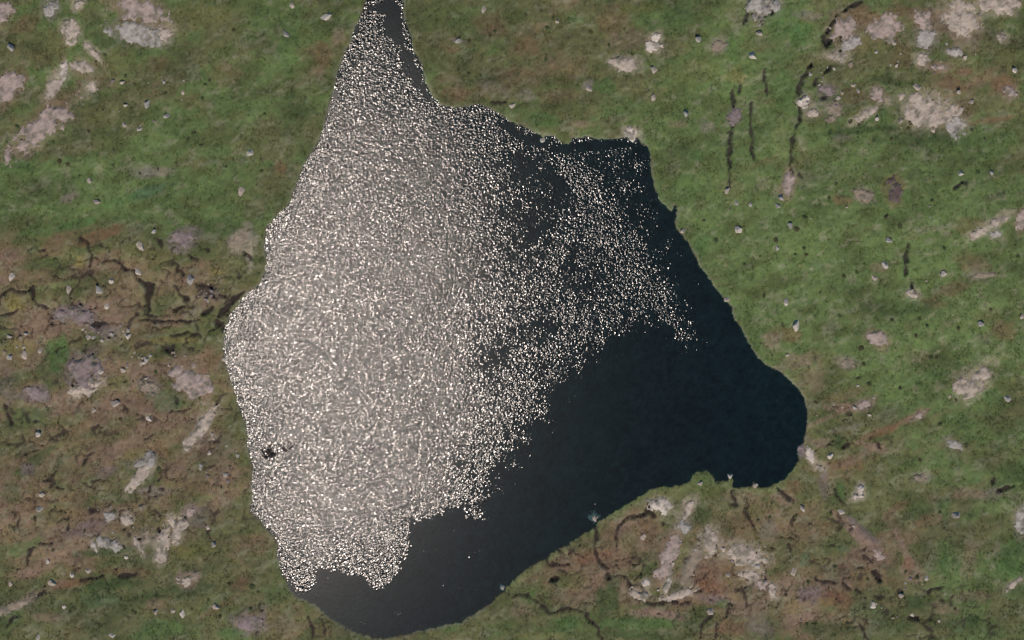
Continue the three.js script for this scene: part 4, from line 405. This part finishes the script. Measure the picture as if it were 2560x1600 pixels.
// small stones that nothing tells apart, strewn where the photograph shows stony ground: [px, py, spread x, spread y, how many, label, group]
const STREWN = [
  [260, 825, 75, 26, 26, 'small stone in the stony band left of the tarn', 'small stones in the stony band'], [520, 735, 45, 26, 12, 'small stone among the peat channels at the left shore', 'small stones at the left channels'], [345, 915, 50, 36, 14, 'small stone on bare peat between purple rock and tarn', 'small stones on bare peat'], [545, 1150, 55, 60, 18, 'small stone in brown turf along the lower left shore', 'small stones along the lower left shore'], [300, 1290, 110, 45, 20, 'small stone among the lower left slabs', 'small stones among the lower left slabs'], [50, 860, 50, 40, 9, 'small stone in yellowish turf at the left edge', 'small stones at the left edge'],
  [2080, 210, 70, 70, 16, 'small stone behind the curved cliff line', 'small stones behind the cliff line'], [2330, 110, 150, 90, 18, 'small stone among the top right slabs', 'small stones among the top right slabs'], [2110, 1010, 90, 50, 10, 'small stone in reddish ground right of the lower bay', 'small stones right of the lower bay'], [1860, 1400, 60, 60, 14, 'small stone in brown ground below the spit', 'small stones below the spit'], [1690, 1420, 70, 70, 10, 'small stone beside the big pinkish slab', 'small stones beside the big pinkish slab'], [2300, 1490, 130, 70, 14, 'small stone in the hummocky bottom right', 'small stones in the bottom right'], [340, 260, 150, 100, 14, 'small stone in dark turf of the upper left', 'small stones in the upper left'], [2150, 600, 320, 180, 16, 'small stone in the wide grass right of the tarn', 'small stones in the right grass'],
];
for (const [px, py, a, b, n, label, group] of STREWN) for (let k = 0; k < n; k++) {
  const t = dice() * 6.283, q = Math.sqrt(dice()), x = px + a * q * Math.cos(t), y = py + b * q * Math.sin(t), [wx, wz] = spot(x, y);
  if (fromShore(wx, wz) < 0.6 || x < 3 || y < 3 || x > 2557 || y > 1597) continue;
  stone('stone', 'stone', x, y, 2 + 5 * dice() ** 2.5, dice() < 0.35 ? 'grey' : dice() < 0.5 ? 'pale' : dice() < 0.5 ? 'dull' : 'purple', label, group, 1.1);
}

// ------------------------------------------------------------------ dwarf shrubs and turf
{
  const r = generator(909), leaves = [];
  const tuft = (count, wide, tall, leaf) => {
    const pos = [], col = [];
    for (let k = 0; k < count; k++) {
      const t = r() * 6.283, q = Math.sqrt(r()) * wide, x = q * Math.cos(t), z = q * Math.sin(t), y = tall * (1 - (q / wide) ** 2) * (0.35 + 0.65 * r()) + 0.02, a = r() * 6.283, b = (r() - 0.5) * 1.6, c = 0.75 + 0.5 * r();
      const ux = Math.cos(a) * leaf, uz = Math.sin(a) * leaf, vx = -Math.sin(a) * leaf * Math.cos(b) * 0.6, vy = Math.sin(b) * leaf * 0.6, vz = Math.cos(a) * leaf * Math.cos(b) * 0.6;
      pos.push(x - ux, y, z - uz, x + vx, y + vy, z + vz, x + ux, y, z + uz, x - ux, y, z - uz, x + ux, y, z + uz, x - vx, y - vy, z - vz);
      for (let m = 0; m < 6; m++) col.push(c, c, c);
    }
    const g = new THREE.BufferGeometry(); g.setAttribute('position', new THREE.Float32BufferAttribute(pos, 3)); g.setAttribute('color', new THREE.Float32BufferAttribute(col, 3)); g.computeVertexNormals(); return g;
  };
  const kinds = [tuft(110, 0.5, 0.5, 0.09), tuft(110, 0.55, 0.42, 0.1), tuft(90, 0.45, 0.55, 0.09)];
  const branch = (k) => { const g = []; for (let i = 0; i < 5; i++) { const c = new THREE.CylinderGeometry(0.008, 0.02, 0.42, 5); c.translate(0, 0.2, 0); c.rotateZ((r() - 0.5) * 1.6); c.rotateY(r() * 6.28); g.push(c); } return mergeGeometries(g); };
  const stems = [branch(0), branch(1), branch(2)];
  const wood = new THREE.MeshStandardMaterial({ color: new THREE.Color().setRGB(0.07, 0.05, 0.035), roughness: 1 });
  const green = [rgb(62, 76, 42), rgb(70, 80, 44), rgb(74, 70, 44)].map((c) => new THREE.MeshStandardMaterial({ color: new THREE.Color().setRGB(...c), roughness: 1, vertexColors: true, side: THREE.DoubleSide }));
  const shrub = (px, py, size, label, group) => {
    const [x, z] = spot(px, py); if (fromShore(x, z) < 0.7) return;
    const o = new THREE.Group(), k = Math.floor(r() * 3);
    add(o, numbered('dwarf_shrub'), 'thing', label, 'shrub', group);
    add(new THREE.Mesh(kinds[k], green[Math.floor(r() * 3)]), 'foliage', null, null, null, null, o);
    add(new THREE.Mesh(stems[k], wood), 'stem', null, null, null, null, o);
    o.position.set(x, height(x, z) - 0.03, z); o.rotation.y = r() * 6.28; o.scale.set(size * (0.6 + 0.9 * r()), size * (0.6 + 0.6 * r()), size * (0.6 + 0.9 * r()));
  };
  const seen = [2073, 495, 2012, 543, 1992, 572, 2016, 636, 1988, 635, 2250, 566, 2142, 680, 2477, 773, 2299, 797, 2396, 821, 2317, 813, 2153, 871, 2159, 910, 2327, 893, 2341, 894, 2415, 1112, 2040, 1006, 2172, 960, 2145, 945, 2010, 620, 2110, 690, 2360, 620, 2215, 542, 2445, 430, 2330, 500, 2090, 460, 2290, 840, 2230, 800, 2470, 520, 2545, 640, 2390, 1000, 2440, 1040, 2350, 1060, 2250, 970, 2300, 1150, 2230, 1180, 2100, 790, 2050, 730, 1900, 640, 1860, 660, 1790, 600, 1760, 550, 1940, 600, 1910, 740];
  for (let i = 0; i < seen.length; i += 2) shrub(seen[i], seen[i + 1], 0.75 + 0.5 * r(), 'low dark green dwarf shrub in the wide grass right of the tarn', 'dwarf shrubs right of the tarn');
  const other = [[350, 260, 330, 190, 34, 'low dark dwarf shrub in the turf of the upper left', 'dwarf shrubs in the upper left'], [1380, 120, 260, 110, 20, 'low dark dwarf shrub on the slope above the tarn', 'dwarf shrubs above the tarn'], [300, 1130, 270, 250, 36, 'low dark dwarf shrub in brown turf left of the tarn', 'dwarf shrubs left of the tarn'], [1980, 1400, 420, 170, 32, 'low dark dwarf shrub in brown turf below the tarn', 'dwarf shrubs below the tarn'], [340, 1520, 320, 70, 16, 'low dark dwarf shrub near the bottom left edge', 'dwarf shrubs at the bottom left'], [2290, 330, 240, 40, 12, 'low dark dwarf shrub in the hollow under the upper right slabs', 'dwarf shrubs in the upper right hollow']];
  for (const [px, py, a, b, n, label, group] of other) for (let k = 0; k < n; k++) { const x = px + (r() * 2 - 1) * a, y = py + (r() * 2 - 1) * b; if (x > 4 && x < 2556 && y > 4 && y < 1596) shrub(x, y, 0.55 + 0.5 * r(), label, group); }

  // turf: tufts of grass and heather, far too many to count
  const blade = (() => { const pos = []; for (let k = 0; k < 7; k++) { const a = k / 7 * 6.283 + r(), w = 0.05, l = 0.16 + 0.12 * r(), h = 0.16 + 0.16 * r(), cx = Math.cos(a), sx = Math.sin(a); pos.push(-sx * w, 0, cx * w, sx * w, 0, -cx * w, cx * l, h, sx * l); } const g = new THREE.BufferGeometry(); g.setAttribute('position', new THREE.Float32BufferAttribute(pos, 3)); g.computeVertexNormals(); return g; })();
  const COUNT = 130000, turf = new THREE.InstancedMesh(blade, new THREE.MeshStandardMaterial({ roughness: 1, side: THREE.DoubleSide }), COUNT), m = new THREE.Matrix4(), q = new THREE.Quaternion(), up = new THREE.Vector3(0, 1, 0), p = new THREE.Vector3(), s = new THREE.Vector3(), c = [0, 0, 0], color = new THREE.Color();
  const cell = new Map(); bareSpots.forEach((b, i) => { const R = Math.max(b[2], b[3]); for (let x = Math.floor((b[0] - R) / 4); x <= Math.floor((b[0] + R) / 4); x++) for (let z = Math.floor((b[1] - R) / 4); z <= Math.floor((b[1] + R) / 4); z++) { const k = x * 1000 + z; if (!cell.has(k)) cell.set(k, []); cell.get(k).push(b); } });
  let n = 0;
  for (let tries = 0; n < COUNT && tries < 400000; tries++) {
    const x = (r() * 2 - 1) * 134, z = (r() * 2 - 1) * 88, d = fromShore(x, z); if (d < 0.35) continue;
    if (noise(x / 2.3, z / 2.3, 120) + 0.6 * noise(x / 0.8, z / 0.8, 121) < r() * 1.2 - 0.9) continue;
    const near = cell.get(Math.floor(x / 4) * 1000 + Math.floor(z / 4)); if (near && near.some(([bx, bz, a, b, co, si]) => { const dx = x - bx, dz = z - bz; return Math.hypot((dx * co + dz * si) / a, (-dx * si + dz * co) / b) < 1.0; })) continue;
    const [cut] = groove(x, z); if (cut > 0.06) continue;
    const k = 0.6 + 0.9 * r(); cover(x, z, d, c);
    p.set(x, swell(x, z, d) - 0.04, z); q.setFromAxisAngle(up, r() * 6.283); s.set(k, k * (0.35 + 0.5 * r()), k); m.compose(p, q, s); turf.setMatrixAt(n, m);
    const l = 0.9 + 0.4 * r(); turf.setColorAt(n, color.setRGB(c[0] * l * 1.05, c[1] * l * 1.05, c[2] * l)); n++;
  }
  turf.count = n;
  add(turf, 'grass', 'stuff', 'short grass and heather tufts covering the moor', 'grass');
}
renderer.render(scene, camera);
